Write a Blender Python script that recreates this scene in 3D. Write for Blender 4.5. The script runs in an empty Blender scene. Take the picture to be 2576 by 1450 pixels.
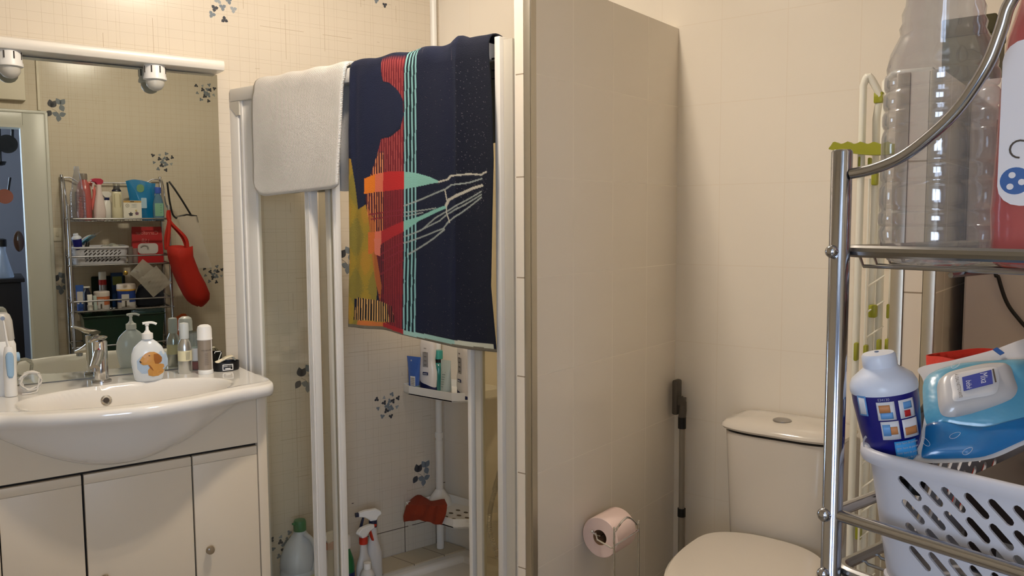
import bpy, bmesh, math, random
import numpy as np
from mathutils import Vector, Matrix
random.seed(7)
SC = bpy.context.scene
COL = SC.collection
R = math.radians

# ------------------------------------------------------------------ camera
F_PX, CX, CY = 2039.0, 1288.0, 725.0
PITCH, ROLL, YAW, CAM_Z = R(4.7276), R(-0.337), R(38.04), 1.40
_P = np.array([[1, 0, 0], [0, math.cos(PITCH), -math.sin(PITCH)], [0, math.sin(PITCH), math.cos(PITCH)]])
_Q = np.array([[math.cos(ROLL), -math.sin(ROLL), 0], [math.sin(ROLL), math.cos(ROLL), 0], [0, 0, 1]])
M_CAM = _Q @ _P
B_CAM = np.array([[math.cos(YAW), math.sin(YAW), 0], [0, 0, -1], [-math.sin(YAW), math.cos(YAW), 0]])
CAM = np.array([0, 0, CAM_Z])
cd = bpy.data.cameras.new('camera'); cam = bpy.data.objects.new('camera', cd); COL.objects.link(cam)
cd.sensor_fit = 'HORIZONTAL'; cd.sensor_width = 36.0; cd.lens = F_PX / 2576 * 36.0; cd.clip_start = 0.02
W2C = M_CAM @ B_CAM
_r, _d, _f = W2C[0], W2C[1], W2C[2]
cam.matrix_world = Matrix(((_r[0], -_d[0], -_f[0], 0), (_r[1], -_d[1], -_f[1], 0), (_r[2], -_d[2], -_f[2], CAM_Z), (0, 0, 0, 1)))
SC.camera = cam

# ------------------------------------------------------------------ room measures
A1 = R(15.48)                      # the mirror wall is not square to the back wall
U1 = np.array([math.sin(A1), math.cos(A1), 0]); N1 = np.array([-math.cos(A1), math.sin(A1), 0])
RZ = R(74.52)                      # local x along the mirror wall, local y towards it
WN, WD, WR = 2.70, 2.32, 0.08      # mirror wall, back wall, doorway wall
FLOOR, CEIL = 0.08, 2.60
DECK = 0.935                       # top of the washbasin

def UN(u, n, z): return tuple(u * U1 + n * N1 + np.array([0, 0, z]))
def s1(p): p = np.array(p); return (float(p @ U1), float(p @ N1), float(p[2]))
def ray(px, py):
    return W2C.T @ np.array([(px - CX) / F_PX, (py - CY) / F_PX, 1.0])
def hit(px, py, n, d):
    r = ray(px, py); n = np.array(n, float); return CAM + (d - n @ CAM) / (n @ r) * r
def atN(px, py, n): return s1(hit(px, py, N1, n))          # (u, n, z) on a plane parallel to the mirror wall
def atU(px, py, u): return s1(hit(px, py, U1, u))
def atY(px, py, y): return tuple(float(v) for v in hit(px, py, (0, 1, 0), y))
def atX(px, py, x): return tuple(float(v) for v in hit(px, py, (1, 0, 0), x))
def atZ(px, py, z): return tuple(float(v) for v in hit(px, py, (0, 0, 1), z))
def atD(px, py, d): r = ray(px, py); return tuple(float(v) for v in CAM + r * d)   # depth along the view

# ------------------------------------------------------------------ world, exposure
w = bpy.data.worlds.new('World'); SC.world = w; w.use_nodes = True
w.node_tree.nodes['Background'].inputs[0].default_value = (0.55, 0.7, 1, 1)
w.node_tree.nodes['Background'].inputs[1].default_value = 0.05
SC.view_settings.view_transform = 'Standard'; SC.view_settings.look = 'None'
SC.view_settings.exposure = 0.0; SC.view_settings.gamma = 1.0; SC.view_settings.use_curve_mapping = False
SC.cycles.max_bounces = 14; SC.cycles.transparent_max_bounces = 24; SC.cycles.glossy_bounces = 6
SC.cycles.sample_clamp_indirect = 6.0
LAMP_XYZ = (-1.236, 1.20, 2.52); LAMP_E = 705.0; LAMP_C = (1.0, 0.865, 0.72)
HALL_E = 17.0; FILL_E = 15.0; HALL_C = (0.66, 0.79, 1.0)

# ------------------------------------------------------------------ materials
def lin(c): return tuple(((v / 255.0) / 12.92 if v / 255.0 <= 0.04045 else ((v / 255.0 + 0.055) / 1.055) ** 2.4) for v in c)
MATS = {}
class NT:
    def __init__(s, name):
        s.m = bpy.data.materials.new(name); s.m.use_nodes = True; s.t = s.m.node_tree
        s.bsdf = s.t.nodes['Principled BSDF']; s.out = s.t.nodes['Material Output']
    def n(s, typ, **kw):
        nd = s.t.nodes.new(typ)
        for k, v in kw.items(): setattr(nd, k, v)
        return nd
    def l(s, a, b): s.t.links.new(a, b)
    def math(s, op, a, b=None, c=None, clamp=False):
        nd = s.n('ShaderNodeMath', operation=op); nd.use_clamp = clamp
        for i, v in enumerate((a, b, c)):
            if v is None: continue
            if isinstance(v, (int, float)): nd.inputs[i].default_value = v
            else: s.l(v, nd.inputs[i])
        return nd.outputs[0]
    def mix(s, f, a, b):
        nd = s.n('ShaderNodeMix', data_type='RGBA')
        for sock, v in ((nd.inputs[0], f), (nd.inputs[6], a), (nd.inputs[7], b)):
            if isinstance(v, (int, float)): sock.default_value = v
            elif isinstance(v, tuple): sock.default_value = (*v[:3], 1)
            else: s.l(v, sock)
        return nd.outputs[2]
    def noise(s, vec, scale, detail=2, rough=0.5):
        nd = s.n('ShaderNodeTexNoise'); nd.inputs['Scale'].default_value = scale
        nd.inputs['Detail'].default_value = detail; nd.inputs['Roughness'].default_value = rough
        if vec is not None: s.l(vec, nd.inputs['Vector'])
        return nd.outputs['Fac']
    def bump(s, h, strength, dist=0.001):
        nd = s.n('ShaderNodeBump'); nd.inputs['Strength'].default_value = strength; nd.inputs['Distance'].default_value = dist
        s.l(h, nd.inputs['Height']); s.l(nd.outputs[0], s.bsdf.inputs['Normal'])
def P(name, rgb, rough=0.5, metal=0.0, trans=0.0, ior=1.45, coat=0.0, emit=0.0, bump=None, vary=0.0, sss=0.0, alpha=1.0):
    if name in MATS: return MATS[name]
    t = NT(name); b = t.bsdf; c = lin(rgb)
    b.inputs['Base Color'].default_value = (*c, 1); b.inputs['Roughness'].default_value = rough
    b.inputs['Metallic'].default_value = metal; b.inputs['IOR'].default_value = ior
    b.inputs['Transmission Weight'].default_value = trans; b.inputs['Coat Weight'].default_value = coat
    b.inputs['Coat Roughness'].default_value = 0.08
    if emit: b.inputs['Emission Color'].default_value = (*c, 1); b.inputs['Emission Strength'].default_value = emit
    if alpha < 1: b.inputs['Alpha'].default_value = alpha
    if vary or bump:
        tc = t.n('ShaderNodeTexCoord')
        if vary:
            f = t.noise(tc.outputs['Object'], 9.0, 3)
            f = t.math('MULTIPLY_ADD', f, 2 * vary, 1 - vary)
            mx = t.n('ShaderNodeVectorMath', operation='SCALE'); mx.inputs[0].default_value = c
            t.l(f, mx.inputs['Scale']); t.l(mx.outputs[0], b.inputs['Base Color'])
        if bump: t.bump(t.noise(tc.outputs['Object'], bump[0], 3), bump[1], bump[2] if len(bump) > 2 else 0.001)
    MATS[name] = t.m; return t.m
def THIN(name, rgb, gloss=0.12, rough=0.02, milky=0.0, milk=(235, 235, 235)):
    """thin clear sheet: lets light through tinted, reflects by angle, optionally hazy"""
    if name in MATS: return MATS[name]
    t = NT(name); t.t.nodes.remove(t.bsdf); t.bsdf = None
    tr = t.n('ShaderNodeBsdfTransparent'); tr.inputs[0].default_value = (*lin(rgb), 1)
    gl = t.n('ShaderNodeBsdfGlossy'); gl.inputs['Roughness'].default_value = rough
    lw = t.n('ShaderNodeLayerWeight'); lw.inputs['Blend'].default_value = 0.5
    f = t.math('MULTIPLY_ADD', t.math('POWER', lw.outputs['Facing'], 3.5), 0.55, gloss * 0.25 + 0.02, clamp=True)
    mx = t.n('ShaderNodeMixShader'); t.l(f, mx.inputs[0]); t.l(tr.outputs[0], mx.inputs[1]); t.l(gl.outputs[0], mx.inputs[2])
    o = mx.outputs[0]
    if milky:
        df = t.n('ShaderNodeBsdfTranslucent'); df.inputs[0].default_value = (*lin(milk), 1)
        d2 = t.n('ShaderNodeBsdfDiffuse'); d2.inputs[0].default_value = (*lin(milk), 1)
        ad = t.n('ShaderNodeMixShader'); ad.inputs[0].default_value = 0.5; t.l(df.outputs[0], ad.inputs[1]); t.l(d2.outputs[0], ad.inputs[2])
        m2 = t.n('ShaderNodeMixShader'); m2.inputs[0].default_value = milky; t.l(o, m2.inputs[1]); t.l(ad.outputs[0], m2.inputs[2]); o = m2.outputs[0]
    t.l(o, t.out.inputs[0]); MATS[name] = t.m; return t.m

def tile_mat(name, base, joint, ax, pitch, off, zpitch, zoff, jw, plaid=False, rough=0.16, jstr=0.9, mold=False, patchy=None):
    t = NT(name); tc = t.n('ShaderNodeTexCoord'); sp = t.n('ShaderNodeSeparateXYZ'); t.l(tc.outputs['Object'], sp.inputs[0])
    a = sp.outputs[ax]; z = sp.outputs[2]
    def frac(v, p, o): return t.math('FRACT', t.math('MULTIPLY', t.math('SUBTRACT', v, o - 40 * p), 1 / p))
    fa, fz = frac(a, pitch, off), frac(z, zpitch, zoff)
    def edge(f, w): return t.math('LESS_THAN', t.math('SUBTRACT', 0.5, t.math('ABSOLUTE', t.math('SUBTRACT', f, 0.5))), w)
    ja, jz = edge(fa, jw / pitch / 2), edge(fz, jw / zpitch / 2)
    col = base
    v = tc.outputs['Object']
    if plaid:
        def lines(f, pos, wd):
            s_ = None
            for p in pos:
                k = t.math('LESS_THAN', t.math('ABSOLUTE', t.math('SUBTRACT', f, p)), wd)
                s_ = k if s_ is None else t.math('MAXIMUM', s_, k)
            return s_
        l1 = lines(fa, (0.10, 0.26, 0.33, 0.62, 0.88), 0.0030)
        l2 = lines(fz, (0.14, 0.22, 0.47, 0.66, 0.90), 0.0030)
        nz = t.noise(v, 26, 2)
        ls = t.math('MULTIPLY', t.math('MAXIMUM', l1, l2), t.math('MULTIPLY_ADD', nz, 0.9, 0.0))
        col = t.mix(ls, col, (joint[0] * 1.0, joint[1] * .98, joint[2] * .98))
    big = t.noise(v, 3.5, 3)
    col = t.mix(t.math('MULTIPLY', big, 0.14), col, tuple(c * 0.8 for c in base))
    j = t.math('MAXIMUM', ja, jz)
    if patchy is not None:
        msk = t.math('GREATER_THAN', t.noise(v, 4.3, 2), patchy)
        jf = t.math('MULTIPLY', j, t.math('MULTIPLY_ADD', msk, jstr, 0.12))
    else: jf = t.math('MULTIPLY', j, jstr)
    if mold:
        low = t.math('MULTIPLY', t.math('LESS_THAN', z, 0.37), t.math('GREATER_THAN', a, 1.15))
        jl = t.math('MULTIPLY', t.math('MAXIMUM', edge(fa, jw / pitch), edge(fz, jw / zpitch)), low)
        col = t.mix(jf, col, joint)
        ml = t.math('MULTIPLY', jl, t.math('GREATER_THAN', t.noise(v, 9, 3), t.math('MULTIPLY_ADD', t.math('GREATER_THAN', z, 0.215), 0.20, 0.36)))
        col = t.mix(ml, col, lin((70, 56, 40)))
    else: col = t.mix(jf, col, joint)
    t.l(col, t.bsdf.inputs['Base Color'])
    rr = t.math('MULTIPLY_ADD', j, 0.4, rough); t.l(rr, t.bsdf.inputs['Roughness'])
    h = t.math('MULTIPLY_ADD', t.noise(v, 6, 1), 0.35, t.math('MULTIPLY', j, -1.0)) if True else None
    t.bump(h, 0.35, 0.0012)
    MATS[name] = t.m; return t.m

# ------------------------------------------------------------------ object helpers
def setp(o, label=None, cat=None, group=None, kind=None):
    if label: o['label'] = label
    if cat: o['category'] = cat
    if group: o['group'] = group
    if kind: o['kind'] = kind
    return o
def thing(name, label, cat, loc, rotz=0.0, group=None, rot=None):
    o = bpy.data.objects.new(name, None); COL.objects.link(o); o.empty_display_size = 0.05
    o.location = loc; o.rotation_euler = rot if rot is not None else (0, 0, rotz)
    return setp(o, label, cat, group)
def uthing(name, label, cat, u, n, z, group=None, rz=0.0):
    return thing(name, label, cat, UN(u, n, z), RZ + rz, group)
def dup(root, loc, rotz=None, label=None, group=None):
    r = root.copy(); COL.objects.link(r); r.location = loc
    if rotz is not None: r.rotation_euler = (0, 0, rotz)
    if label: r['label'] = label
    if group: r['group'] = group
    for ch in list(root.children):
        c = ch.copy(); COL.objects.link(c); c.parent = r
        for g in list(ch.children):
            d = g.copy(); COL.objects.link(d); d.parent = c
    return r
def link_mesh(name, me, mat, parent=None, smooth=True, angle=35):
    if mat is not None and not me.materials: me.materials.append(mat)
    if smooth:
        me.shade_smooth(); me.set_sharp_from_angle(angle=R(angle))
    o = bpy.data.objects.new(name, me); COL.objects.link(o)
    if parent is not None: o.parent = parent
    return o
class MB:
    def __init__(s): s.bm = bmesh.new()
    def box(s, x0, x1, y0, y1, z0, z1, bev=0.0, seg=2, mi=0):
        r = bmesh.ops.create_cube(s.bm, size=1.0); vs = r['verts']
        for v in vs:
            v.co = Vector(((x0 + x1) / 2 + v.co.x * (x1 - x0), (y0 + y1) / 2 + v.co.y * (y1 - y0), (z0 + z1) / 2 + v.co.z * (z1 - z0)))
        if bev:
            es = list({e for v in vs for e in v.link_edges})
            bmesh.ops.bevel(s.bm, geom=es, offset=bev, segments=seg, affect='EDGES', profile=0.5)
        return s
    def ring(s, c, ax1, ax2, n, r1, r2=None):
        r2 = r1 if r2 is None else r2
        return [s.bm.verts.new(Vector(c) + Vector(ax1) * (r1 * math.cos(2 * math.pi * i / n)) + Vector(ax2) * (r2 * math.sin(2 * math.pi * i / n))) for i in range(n)]
    def skin(s, rings, closed=True, cap0=True, cap1=True, loop=False):
        n = len(rings[0])
        prs = list(zip(rings[:-1], rings[1:])) + ([(rings[-1], rings[0])] if loop else [])
        for a, b in prs:
            for i in range(n if closed else n - 1):
                j = (i + 1) % n
                try: s.bm.faces.new((a[i], a[j], b[j], b[i]))
                except ValueError: pass
        if not loop:
            if cap0: s.bm.faces.new(list(reversed(rings[0])))
            if cap1: s.bm.faces.new(rings[-1])
        return s
    def lathe(s, prof, c=(0, 0, 0), seg=32, sx=1.0, sy=1.0, cap0=True, cap1=True, axis='z', ang=0.0):
        rings = []
        for r, h in prof:
            ring = []
            for i in range(seg):
                a = 2 * math.pi * i / seg + ang; x, y = r * math.cos(a) * sx, r * math.sin(a) * sy
                if axis == 'z': p = (c[0] + x, c[1] + y, c[2] + h)
                elif axis == 'y': p = (c[0] + x, c[1] + h, c[2] - y)
                else: p = (c[0] + h, c[1] + x, c[2] + y)
                ring.append(s.bm.verts.new(p))
            rings.append(ring)
        return s.skin(rings, cap0=cap0, cap1=cap1)
    def cyl(s, p0, p1, r0, r1=None, seg=16):
        return s.tube([p0, p1], r0, seg, r_end=r1)
    def tube(s, pts, r, seg=10, closed=False, r_end=None, radii=None):
        pts = [Vector(p) for p in pts]; n = len(pts); rings = []
        up = None
        for i, p in enumerate(pts):
            if closed: t = (pts[(i + 1) % n] - pts[i - 1])
            else: t = pts[min(i + 1, n - 1)] - pts[max(i - 1, 0)]
            t.normalize()
            if up is None:
                up = Vector((0, 0, 1)) if abs(t.z) < 0.9 else Vector((1, 0, 0))
            a = t.cross(up)
            if a.length < 1e-6: a = t.orthogonal()
            a.normalize(); b = a.cross(t); b.normalize(); up = b
            rr = radii[i] if radii else (r if r_end is None else r + (r_end - r) * i / max(1, n - 1))
            rings.append(s.ring(p, a, b, seg, rr))
        if closed: return s.skin(rings, loop=True)
        return s.skin(rings)
    def prism(s, poly, h0, h1, axis='z', c=(0, 0, 0)):
        def pt(a, b, h):
            q = {'z': (a, b, h), 'y': (a, h, b), 'x': (h, a, b)}[axis]
            return (q[0] + c[0], q[1] + c[1], q[2] + c[2])
        A = [s.bm.verts.new(pt(a, b, h0)) for a, b in poly]; Bv = [s.bm.verts.new(pt(a, b, h1)) for a, b in poly]
        n = len(poly)
        s.bm.faces.new(A); s.bm.faces.new(list(reversed(Bv)))
        for i in range(n):
            j = (i + 1) % n; s.bm.faces.new((A[j], A[i], Bv[i], Bv[j]))
        return s
    def sheet(s, P3):   # P3: rows of points
        rows = [[s.bm.verts.new(p) for p in row] for row in P3]
        for a, b in zip(rows[:-1], rows[1:]):
            for i in range(len(a) - 1): s.bm.faces.new((a[i], a[i + 1], b[i + 1], b[i]))
        return s
    def ball(s, c, r, seg=12, sz=1.0):
        rr = bmesh.ops.create_uvsphere(s.bm, u_segments=seg, v_segments=max(6, seg // 2), radius=r)
        for v in rr['verts']: v.co = Vector((v.co.x + c[0], v.co.y + c[1], v.co.z * sz + c[2]))
        return s
    def xf(s, f):
        for v in s.bm.verts: v.co = Vector(f(v.co))
        return s
    def build(s, name, mat, parent=None, smooth=True, bev=0.0, angle=35, solid=0.0, subd=0):
        bmesh.ops.recalc_face_normals(s.bm, faces=s.bm.faces)
        me = bpy.data.meshes.new(name); s.bm.to_mesh(me); s.bm.free()
        o = link_mesh(name, me, mat, parent, smooth, angle)
        if bev:
            m = o.modifiers.new('Bevel', 'BEVEL'); m.width = bev; m.segments = 2; m.limit_method = 'ANGLE'; m.angle_limit = R(40)
        if solid:
            m = o.modifiers.new('Solid', 'SOLIDIFY'); m.thickness = solid; m.offset = 0
        if subd:
            m = o.modifiers.new('Sub', 'SUBSURF'); m.levels = subd; m.render_levels = subd
        return o
def text_mesh(s, size, align='CENTER', extr=0.0002):
    cu = bpy.data.curves.new('txt', 'FONT'); cu.body = s; cu.size = size; cu.align_x = align; cu.align_y = 'CENTER'; cu.extrude = extr
    ob = bpy.data.objects.new('txt', cu); COL.objects.link(ob)
    dg = bpy.context.evaluated_depsgraph_get(); me = bpy.data.meshes.new_from_object(ob.evaluated_get(dg))
    bpy.data.objects.remove(ob); bpy.data.curves.remove(cu); return me
def text(s, size, mat, parent, loc, rot, name='printed_text', wrap=None, sx=1.0, extr=0.0002):
    me = text_mesh(s, size, extr=extr)
    if wrap:   # wrap = radius: bend text lying in local x/z around a vertical cylinder through local origin
        for v in me.vertices:
            a = v.co.x * sx / wrap; v.co = Vector((wrap * math.sin(a), -(wrap + 0.0004) * math.cos(a), v.co.y))
        o = link_mesh(name, me, mat, parent, False); o.location = loc; o.rotation_euler = rot; return o
    for v in me.vertices: v.co.x *= sx
    o = link_mesh(name, me, mat, parent, False); o.location = loc; o.rotation_euler = rot; return o
def holes_mesh(outer, holes, thick):
    """flat panel in x/y with holes, thickness along z"""
    cu = bpy.data.curves.new('pan', 'CURVE'); cu.dimensions = '2D'; cu.fill_mode = 'BOTH'; cu.extrude = thick / 2
    for poly in [outer] + holes:
        sp = cu.splines.new('POLY'); sp.points.add(len(poly) - 1); sp.use_cyclic_u = True
        for p, q in zip(sp.points, poly): p.co = (q[0], q[1], 0, 1)
    ob = bpy.data.objects.new('pan', cu); COL.objects.link(ob)
    dg = bpy.context.evaluated_depsgraph_get(); me = bpy.data.meshes.new_from_object(ob.evaluated_get(dg))
    bpy.data.objects.remove(ob); bpy.data.curves.remove(cu); return me
def struct(o): o['kind'] = 'structure'; return o
def smooth_pts(pts, k=6, closed=False):
    """Catmull-Rom through the points"""
    P_ = [np.array(p, float) for p in pts]; out = []; n = len(P_)
    rng = range(n if closed else n - 1)
    for i in rng:
        p0 = P_[(i - 1) % n] if closed or i > 0 else P_[i]; p1 = P_[i]; p2 = P_[(i + 1) % n]
        p3 = P_[(i + 2) % n] if closed or i + 2 < n else p2
        for j in range(k):
            t = j / k
            out.append(tuple(0.5 * ((2 * p1) + (-p0 + p2) * t + (2 * p0 - 5 * p1 + 4 * p2 - p3) * t * t + (-p0 + 3 * p1 - 3 * p2 + p3) * t ** 3)))
    if not closed: out.append(tuple(P_[-1]))
    return out
# ================================================================== the setting
CREAM = lin((211, 200, 181)); WHITE_T = lin((240, 232, 218))
M_w1 = tile_mat('plaid wall tile', CREAM, lin((160, 142, 112)), 0, 0.1405, 0.350, 0.1405, 2.049, 0.0014, plaid=True, patchy=0.55, jstr=0.75, mold=True)
M_w4 = tile_mat('plaid wall tile of the doorway wall', CREAM, lin((165, 145, 112)), 0, 0.1405, 0.35, 0.1405, 2.049, 0.0014, plaid=True, patchy=0.62, jstr=0.5)
M_w2 = tile_mat('pale wall tile', WHITE_T, lin((214, 200, 178)), 0, 0.197, -1.02, 0.2427, 1.748, 0.0022, jstr=0.42)
M_pt = tile_mat('pale partition tile', WHITE_T, lin((250, 244, 230)), 1, 0.195, 1.739, 0.2427, 1.748, 0.0024, jstr=0.33)
M_pe = tile_mat('narrow end tile', lin((240, 230, 214)), lin((150, 132, 108)), 0, 5.0, -7.3, 0.2427, 1.748, 0.0030)
M_paint = P('painted plaster', (228, 220, 200), 0.6)
M_hall = P('hall paint', (128, 128, 138), 0.6)
M_alu = P('satin aluminium trim', (196, 190, 176), 0.32, metal=0.85)
M_floor = tile_mat('floor tile', lin((150, 138, 118)), lin((105, 95, 80)), 0, 0.3, 0, 0.3, 0, 0.003)
M_ceil = P('ceiling paint', (246, 243, 235), 0.7)
M_frame = P('painted door frame', (206, 206, 196), 0.35)
U_C = 1.645       # where the mirror wall meets the back wall, along u
# washbasin wall (local frame u, n, z)
def uframe(o): o.rotation_euler = (0, 0, RZ); return o
struct(uframe(MB().box(-0.95, 1.72, WN, WN + 0.10, 0.0, CEIL).build('wall_left', M_w1)))
struct(MB().box(-2.35, 1.2, WD, WD + 0.10, 0.0, CEIL).build('wall_back', M_w2))
wr = MB()
wr.box(-0.95, -0.47, WR - 0.12, WR, 0.0, CEIL); wr.box(0.40, 2.55, WR - 0.12, WR, 0.0, CEIL); wr.box(-0.47, 0.40, WR - 0.12, WR, 1.885, CEIL)
struct(uframe(wr.build('wall_right', M_w4)))
struct(uframe(MB().box(-1.05, -0.95, -0.04, WN + 0.1, 0.0, CEIL).build('wall_front', M_paint)))
struct(MB().box(-3.2, 2.2, -2.4, 2.5, FLOOR - 0.1, FLOOR).build('floor', M_floor))
struct(MB().box(-3.2, 2.2, -2.4, 2.5, CEIL, CEIL + 0.1).build('ceiling', M_ceil))
# partition between shower and toilet, with its end tiles and metal corner trims
PX1, PX0, PY0, PZ = -1.160, -1.213, 1.565, 1.985
p = struct(MB().box(PX0, PX1, PY0, WD, 0.0, PZ).build('wall_partition', M_pt))
b = MB().box(PX0 + 0.008, PX1 - 0.022, PY0 - 0.006, PY0 - 0.0005, 0.0, PZ - 0.001); struct(b.build('trim_1', M_pe))
b = MB().box(PX1 - 0.020, PX1 + 0.002, PY0 - 0.008, PY0 + 0.001, 0.0, PZ + 0.002, 0.0015); b.box(PX1 - 0.0005, PX1 + 0.003, PY0 - 0.008, PY0 + 0.012, 0.0, PZ + 0.002)
struct(b.build('trim_2', M_alu))
# stub wall right of the toilet
SX0, SX1, SY0, SZ = -0.376, -0.303, 1.65, 1.668
struct(MB().box(SX0, SX1, SY0, WD, 0.0, SZ).build('wall_stub', M_pt))
b = MB().box(SX0 + 0.022, SX1 - 0.020, SY0 - 0.006, SY0 - 0.0005, 0.0, SZ - 0.001); struct(b.build('trim_3', M_pe))
b = MB().box(SX0 - 0.002, SX0 + 0.021, SY0 - 0.008, SY0 + 0.001, 0.0, SZ, 0.0015); b.box(SX1 - 0.019, SX1 + 0.002, SY0 - 0.008, SY0 + 0.001, 0.0, SZ, 0.0015); struct(b.build('trim_4', M_alu))

# leaf and small-leaf motifs printed on some wall tiles
M_leafD = P('printed leaf slate', (66, 68, 74), 0.2); M_leafM = P('printed leaf grey blue', (118, 127, 134), 0.2); M_leafL = P('printed leaf pale grey', (150, 156, 158), 0.2)
def leaf_poly(L, W, n=8):
    return [(L * t, W * math.sin(math.pi * t ** 0.85) * 0.5) for t in [i / n for i in range(n + 1)]] + [(L * t, -W * math.sin(math.pi * t ** 0.85) * 0.5) for t in [1 - i / n for i in range(1, n)]]
def add_leaf(bm_, x, z, ang, L, W):
    poly = leaf_poly(L, W); c, s_ = math.cos(ang), math.sin(ang)
    vs = [bm_.verts.new((x + a * c - b_ * s_, 0, z + a * s_ + b_ * c)) for a, b_ in poly]
    bm_.faces.new(vs)
def motif(kind, u, z, n, sc=1.0, seed=0, wall=None, flip=False):
    rnd = random.Random(seed); groups = {0: MB(), 1: MB(), 2: MB()}
    if kind == 'small':
        pts = [(0, 0, 1.5, 1), (-.013, .013, 1.2, 0), (.008, .016, 1.1, 1), (.02, .014, 1.2, 0), (.012, -.010, 1.5, 1), (-.004, -.016, 1.3, 0), (-.040, .028, 1.1, 0), (.017, .037, 1.1, 1), (.040, .022, 1.1, 0), (.036, -.008, .9, 2), (-.036, -.004, .9, 1), (-.020, -.032, 1.1, 1), (.012, -.036, 1.1, 0), (-.012, .030, .8, 2)]
        for (a, b_, s_, g) in pts:
            th = rnd.uniform(0, 6.28)
            for k in range(3): add_leaf(groups[g].bm, (a if not flip else -a) * sc, b_ * sc, th + k * 2.1 + rnd.uniform(-.3, .3), .0085 * s_ * sc, .0076 * s_ * sc)
    elif kind == 'tiny':
        for (a, b_, g) in [(0.0, 0.0, 1), (-.022, -.006, 0), (.030, -.002, 2), (-.03, -.024, 1), (0.004, -.034, 0), (-.012, .016, 2), (.018, .02, 1)]:
            th = rnd.uniform(0, 6.28)
            for k in range(3): add_leaf(groups[g].bm, a * sc, b_ * sc, th + k * 2.1, .011 * sc, .0095 * sc)
    else:
        sg = -1 if flip else 1
        for (a, b_, angs, L, g) in [(-.014, .004, (100, 60), .030, 0), (-.016, -.008, (235,), .028, 0), (.016, .016, (120, 55, 290), .027, 1), (.010, -.024, (160, 20, 260), .025, 1)]:
            for an in angs:
                an = an if not flip else 180 - an
                add_leaf(groups[g].bm, sg * a * sc, b_ * sc, R(an), L * sc, L * 0.72 * sc)
        groups[0].tube([(sg * -.014 * sc, 0, 0), (0, 0, -.008 * sc), (sg * .01 * sc, 0, -.02 * sc)], .0005, 4); groups[1].tube([(sg * .016 * sc, 0, .014 * sc), (sg * .012 * sc, 0, -.004 * sc), (sg * .01 * sc, 0, -.02 * sc)], .0005, 4)
    wallob = bpy.data.objects[wall]
    for g, m in ((0, M_leafD), (1, M_leafM), (2, M_leafL)):
        if not groups[g].bm.verts: groups[g].bm.free(); continue
        o = groups[g].build('leaf_motif', m, wallob, smooth=False); o.location = (u, n, z)
for kind, px, py, sc, fl in (('tiny', 560, 18, 1.15, 0), ('small', 975, 1022, 1.12, 0), ('big', 1060, 1190, 1.15, 0), ('big', 868, 652, 1.15, 0), ('big', 768, 950, 1.15, 0), ('small', 716, 1372, 1.1, 0), ('tiny', 965, -12, 1.0, 0)):
    u_, n_, z_ = atN(px, py, WN - 0.0006); motif(kind, u_, z_, WN - 0.0006, sc, int(px), 'wall_left', bool(fl))
for kind, u_, z_ in (('small', 1.12, 1.713), ('small', 1.382, 2.145), ('big', 0.566, 1.99), ('big', 0.537, 1.007), ('small', 1.396, 1.018)):
    motif(kind, u_, z_, WR + 0.0006, 1.5 if kind == 'big' else 1.35, int(u_ * 1000), 'wall_right')

# doorway: frame, reveal, switch box, conduit
b = MB()
for a0, a1 in ((0.40, 0.52), (-0.59, -0.47)): b.box(a0, a1, WR, WR + 0.014, FLOOR, 1.885 + 0.075, 0.003)
b.box(-0.47, 0.40, WR, WR + 0.014, 1.885, 1.96, 0.003)
for a0, a1 in ((0.388, 0.402), (-0.472, -0.458)): b.box(a0, a1, WR - 0.125, WR + 0.016, FLOOR, 1.885)
b.box(-0.47, 0.40, WR - 0.125, WR + 0.016, 1.873, 1.887)
for a0, a1 in ((0.505, 0.523), (-0.593, -0.575)): b.box(a0, a1, WR, WR + 0.020, FLOOR, 1.965, 0.004)
b.box(-0.59, 0.52, WR, WR + 0.020, 1.955, 1.972, 0.004)
struct(uframe(b.build('door_1', M_frame)))
b = MB().box(0.24, 0.42, WR, WR + 0.05, 2.02, 2.20, 0.004); b.box(0.478, 0.492, WR, WR + 0.014, 1.975, 2.25, 0.002)
struct(uframe(b.build('trim_5', M_paint)))
sw = uthing('light_switch', 'cream light switch plate on the tiled wall beside the door frame', 'light switch', 0.532, WR, 1.282)
MB().box(-0.038, 0.038, 0.0, 0.008, -0.038, 0.038, 0.003).build('plate', P('switch cream', (226, 218, 196), 0.35), sw)
MB().box(0.004, 0.018, 0.008, 0.014, -0.010, 0.012, 0.002).build('rocker', P('switch cream', (226, 218, 196), 0.35), sw)
MB().lathe([(0.003, 0), (0.003, 0.003)], (-0.016, 0.007, 0.0), 10, axis='y').build('indicator', P('indicator dark', (60, 50, 40), 0.3), sw)

# hallway seen through the doorway in the mirror
b = MB().box(-1.9, 1.9, -1.62, -1.5, 0.0, 0.9); b.box(-1.9, 1.9, -1.62, -1.5, 2.15, CEIL); b.box(-1.9, -1.15, -1.62, -1.5, 0.9, 2.15); b.box(-0.05, 1.9, -1.62, -1.5, 0.9, 2.15)
struct(uframe(b.build('wall_hall_far', M_hall)))
b = MB()
b.box(0.62, 0.70, -1.5, -0.04, 0.0, CEIL); 
for k in range(14): b.box(0.606, 0.62, -1.5 + k * 0.104, -1.5 + k * 0.104 + 0.092, FLOOR, CEIL, 0.004)
struct(uframe(b.build('wall_hall_side', M_hall)))
b = MB().box(-1.9, -1.82, -1.5, -0.04, 0.0, 0.85); b.box(-1.9, -1.82, -1.5, -0.04, 2.1, CEIL); b.box(-1.9, -1.82, -1.5, -1.25, 0.85, 2.1); b.box(-1.9, -1.82, -0.30, -0.04, 0.85, 2.1)
struct(uframe(b.build('wall_hall_end', M_hall)))
b = MB()
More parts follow.
